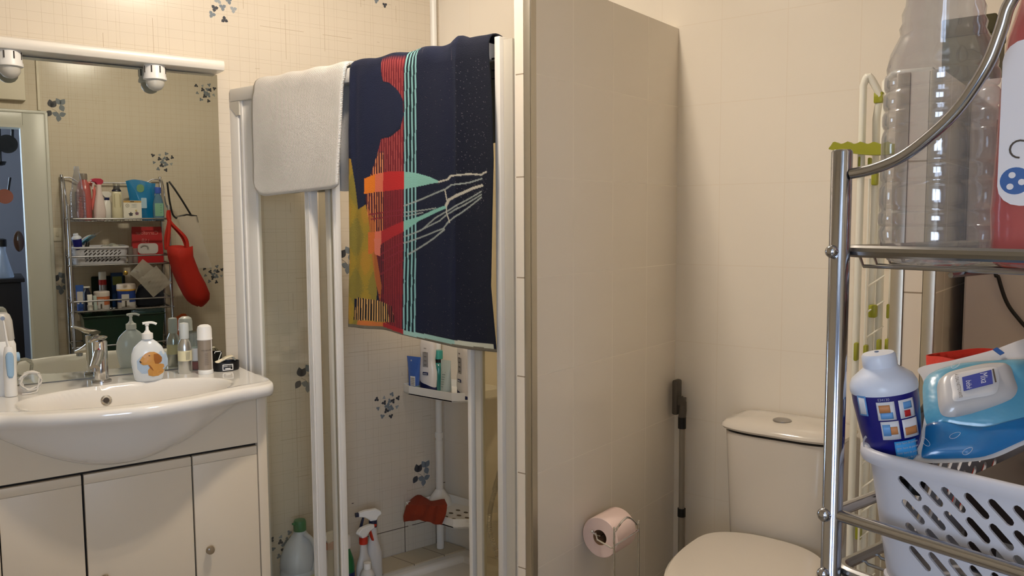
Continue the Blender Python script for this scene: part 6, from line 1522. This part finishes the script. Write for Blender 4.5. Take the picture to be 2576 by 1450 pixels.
# lime hanger bar with a scalloped top
pts = []
for k in range(41):
    px = 2090 + (2300 - 2090) * k / 40; sc = 7 * abs(math.sin((px - 2104) * math.pi / 33.0)) if px > 2104 else 10 * (1 - (px - 2090) / 14)
    q = atp(px, 357 + sc * 0.9 if px > 2100 else 362 + (2100 - px) * 1.2, YA - 0.03); pts.append((q[0], q[2]))
bt = []
for k in range(12): px = 2300 - (2300 - 2090) * k / 11; q = atp(px, 377 + 14 * math.sin((px - 2090) / 210 * math.pi * 0.9), YA - 0.03); bt.append((q[0], q[2]))
MB().prism([(x + 0.50, z - FLOOR) for x, z in pts + bt], YA - 0.045 - 1.95, YA - 0.018 - 1.95, axis='y').build('green_hanger', M_lime, ar, smooth=False)
MB().box(*[v for pr in zip(al((xa - 0.03, YA - 0.06, FLOOR)), al((xb2 + 0.12, YA + 0.08, FLOOR + 0.012))) for v in pr], 0.004).build('base_bar', M_air, ar)

# ================================================================== appliance beside the stub wall
XP = atY(2424, 750, 1.80)[0]
tc_ = thing('tall_cabinet', 'tall grey white cabinet in the niche right of the toilet', 'cabinet', (XP + 0.30, 2.05, FLOOR))
MB().box(-0.30, 0.28, -0.25, 0.25, 0.0, 1.585, 0.003).build('body', P('grey white panel', (206, 196, 190), 0.45), tc_)
MB().box(-0.296, 0.276, -0.256, -0.250, 0.02, 1.575, 0.001).build('door', P('grey white panel', (206, 196, 190), 0.45), tc_)
qa, qb = atY(2368, 160, 2.0), atY(2482, 30, 2.0)
ob_ = thing('olive_box', 'dark olive storage box on top of the tall cabinet, seen through the bottle', 'box', (qa[0] + 0.055, 2.05, FLOOR + 1.585))
MB().box(-0.055, 0.045, -0.05, 0.10, 0.0, 0.16, 0.004).build('box_body', P('dark olive card', (78, 74, 40), 0.6), ob_)
MB().box(-0.057, 0.047, -0.053, 0.103, 0.125, 0.165, 0.004).build('lid', P('darker olive card', (66, 62, 36), 0.6), ob_)
nb_ = thing('gap_shade_sheet', 'black sheet added as the dark shade in the gap beside the stub wall', 'shade sheet', (XP - 0.03, 2.10, FLOOR))
MB().box(-0.075, 0.025, 0.16, 0.20, 0, 1.48).build('panel', P('painted niche shade', (14, 13, 12), 0.9), nb_)  # black sheet standing in for deep shade between stub wall and cabinet
pc = [atY(2504, 655, 1.785), atY(2512, 700, 1.785), atY(2532, 760, 1.785), atY(2560, 800, 1.785), atY(2590, 830, 1.785), atY(2640, 850, 1.785)]
o = thing('power_cable', 'black cable hanging in front of the grey white cabinet', 'cable', pc[0])
pcs = smooth_pts([(pc[0][0] - 0.004, 1.785, 1.585)] + [tuple(p) for p in pc], 6)
MB().tube([(x - pc[0][0], y - pc[0][1], z - pc[0][2]) for x, y, z in pcs], 0.0035, 8).build('cable', M_black, o)

# ================================================================== things hanging in the hallway, seen in the mirror
M_iron = P('black iron', (20, 18, 18), 0.4); M_cop = P('copper', (150, 84, 62), 0.25, metal=0.9)
def hthing(name, lab, cat, u, n, z, grp=None): return uthing(name, lab, cat, u, n, z, grp)
HN = -0.72
o = hthing('iron_pan', 'black iron pan hanging high in the hallway, seen in the mirror', 'pan', 0.352, HN, 1.83)
MB().lathe([(0.048, 0), (0.056, 0.012), (0.058, 0.020)], seg=32, axis='y').build('pan_body', M_iron, o)
MB().tube([(0.03, 0.01, 0.045), (0.034, 0.01, 0.15)], 0.009, 8).build('handle', M_iron, o)
o = hthing('iron_ladle', 'long black iron ladle hanging left of the iron pan in the hallway', 'ladle', 0.312, HN, 1.72)
MB().tube([(0, 0.01, 0.0), (0.004, 0.01, 0.24)], 0.006, 8).build('handle', M_iron, o)
MB().lathe([(0.001, -0.028), (0.022, -0.022), (0.030, -0.004), (0.030, 0.0)], (0, 0.01, 0), 24).build('bowl', M_iron, o)
o = hthing('copper_pan', 'small copper saucepan hanging in the hallway, seen in the mirror', 'pan', 0.322, HN, 1.50)
MB().lathe([(0.040, 0), (0.043, 0.045), (0.046, 0.047)], seg=28, axis='y').build('pan_body', M_cop, o)
MB().tube([(0.02, 0.03, 0.03), (0.035, 0.03, 0.12)], 0.007, 8).build('handle', M_iron, o)
o = hthing('oval_mould', 'dark oval baking mould hanging near the door frame in the hallway', 'mould', 0.386, HN, 1.215)
MB().lathe([(0.024, 0), (0.031, 0.010), (0.029, 0.024), (0.018, 0.028)], seg=28, axis='y', sy=2.2).build('mould_body', P('brown glaze', (70, 44, 34), 0.15, coat=0.6), o)
o = hthing('hall_chest', 'dark wooden chest standing in the hallway, seen in the mirror', 'chest', 0.16, HN - 0.15, FLOOR)
MB().box(-0.45, 0.225, -0.2, 0.2, 0, 0.875, 0.005).build('body', P('dark wood', (36, 28, 26), 0.5), o)
MB().box(-0.47, 0.245, -0.22, 0.22, 0.875, 0.90, 0.004).build('top', P('dark wood', (36, 28, 26), 0.5), o)
o = hthing('glass_carafe', 'clear glass carafe standing on the dark hallway chest', 'carafe', 0.295, HN - 0.05, FLOOR + 0.90)
MB().lathe([(0.055, 0), (0.058, 0.008), (0.034, 0.10), (0.018, 0.17), (0.020, 0.20)], seg=28, cap1=False).build('carafe_body', THIN('grey glass', (190, 200, 216), 0.4, milky=0.25), o)
MB().lathe([(0.026, 0.20), (0.026, 0.245), (0.01, 0.252)], seg=20).build('stopper', M_iron, o)
